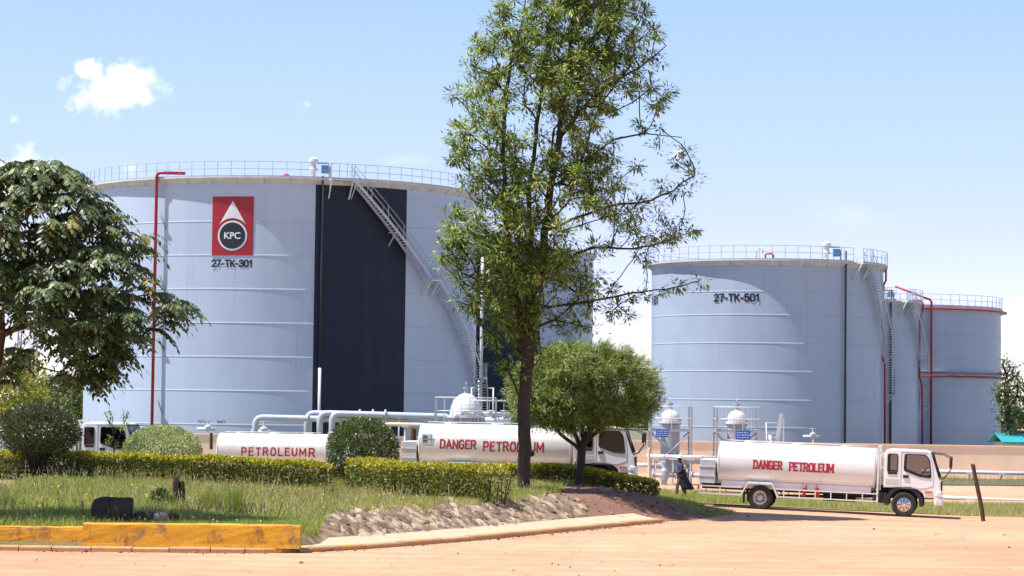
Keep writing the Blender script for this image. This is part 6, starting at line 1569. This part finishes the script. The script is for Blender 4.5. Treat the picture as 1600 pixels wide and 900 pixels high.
grass('back_grass', 'grass behind the middle tankers near the wall', (-30, 7), (103, 118), 30000, 0.25, GC, (4, 4, 2, 3), z0, lambda x, y: x < 100, 251)
# tall tussocks near the end of the block
def tussock(px_, D, n, h, label):
    x0 = px(px_, D); zb = zi(x0, D); a = rng.uniform(0, 6.28, n); r = rng.random(n) * .3; x = r * np.cos(a); y = r * np.sin(a); H = h * rng.uniform(.5, 1.1, n); ln = rng.normal(0, .28, (n, 2)) * H[:, None]; w = .011
    V = np.stack([np.stack([x - w, y, 0 * x - .03], 1), np.stack([x + w, y, 0 * x - .03], 1), np.stack([x + ln[:, 0], y + ln[:, 1], H], 1)], 1)
    o = quads_object('grass_tussock', V, 3, 'grass_blade', tints(n, GC, (2, 3, 1, 2))); o.location = (x0, D, zb); tag(o, label, 'grass tussock', 'tall tussocks in the lawn')
tussock(372, 72.5, 420, 0.95, 'tallest grass tussock, behind the right end of the taller block'); tussock(335, 74, 300, 0.75, 'grass tussock left of the tallest tussock'); tussock(20, 73.5, 300, 0.6, 'grass tussock at the left edge of the lawn'); tussock(556, 86.5, 420, 0.65, 'dry tussock filling the gap between the two front hedges'); tussock(525, 84, 300, 0.55, 'tussock at the right end of the long hedge')

# ---- distant trees
def far_tree(px_, D, H, rx, label, cols, w, seed, n=2600, group='trees beyond the boundary wall', slim=False):
    x0 = px(px_, D); root = empty('tree', (x0, D, 0), label, 'tree', group); q = np.random.default_rng(seed)
    T = []
    while len(T) < (60 if slim else 90):
        u = unit(q.normal(0, 1, (1, 3)))[0] * q.random() ** .4; T.append(np.array([u[0] * rx, u[1] * rx, H * (.60 if slim else .58) + u[2] * H * (.40 if slim else .42)]))
    sk = [[np.array([0, 0, -.2]), np.array([.1, 0, H * .3]), np.array([-.1, .1, H * .7])]]; pts, par, tips = grow(sk, T, .5, .5); wood('trunk', pts, par, .015, .05 + .022 * H, .42, 'bark_grey', root, None)
    m = n // len(tips); B = pts[tips].repeat(m, 0) + q.normal(0, .10 * rx + .12, (len(tips) * m, 3)); k = len(B)
    quads_object('crown', leaves(B, rand_dir(k), rand_dir(k) + np.array([0, 0, .6]), (.22 if slim else .34) * q.uniform(.6, 1.3, k), (.12 if slim else .2)), 4, 'leaf', tints(k, cols, w), root); return root
FG = [(0.05, 0.075, 0.022), (0.08, 0.11, 0.03), (0.035, 0.055, 0.018)]; FY = [(0.12, 0.16, 0.04), (0.17, 0.20, 0.055), (0.07, 0.10, 0.03)]
far_tree(104, 250, 6.6, 3.6, 'rounded dark green tree left of the largest tank', FG, (2, 2, 1), 1, 5200); far_tree(82, 270, 7.0, 3.2, 'dark tree crown with the highest top behind the yellow green tree', FG, (2, 2, 1), 2, 4200)
far_tree(126, 240, 5.2, 2.8, 'lower bushy green tree touching the edge of the largest tank', FY, (2, 1, 2), 3, 4200); far_tree(66, 232, 4.8, 3.0, 'low green tree just right of the lattice mast', FY, (1, 1, 2), 4, 4000)
far_tree(1575, 176, 8.2, 1.1, 'slim light-leaved tree in front of the teal shed', FY, (2, 2, 1), 5, 1500, slim=True); far_tree(1606, 178, 7.8, 1.6, 'leafy tree cut by the right edge of the picture', FY, (2, 2, 1), 6, 2600, slim=True)
# far woodland that closes the horizon
nn = 9000; x = rng.uniform(-420, 420, nn); y = rng.uniform(420, 520, nn); B = np.stack([x, y, rng.random(nn) ** 1.3 * (4.2 + 1.4 * vnoise(np.stack([x * .03, y * 0], -1), 61))], 1)
o = quads_object('distant_woodland', leaves(B, rand_dir(nn), rand_dir(nn) + np.array([0, -.3, .6]), 2.6, 2.0), 4, 'leaf', tints(nn, FG, (2, 2, 1))); tag(o, 'far belt of woodland along the horizon behind the tanks', 'woodland', kind='stuff')
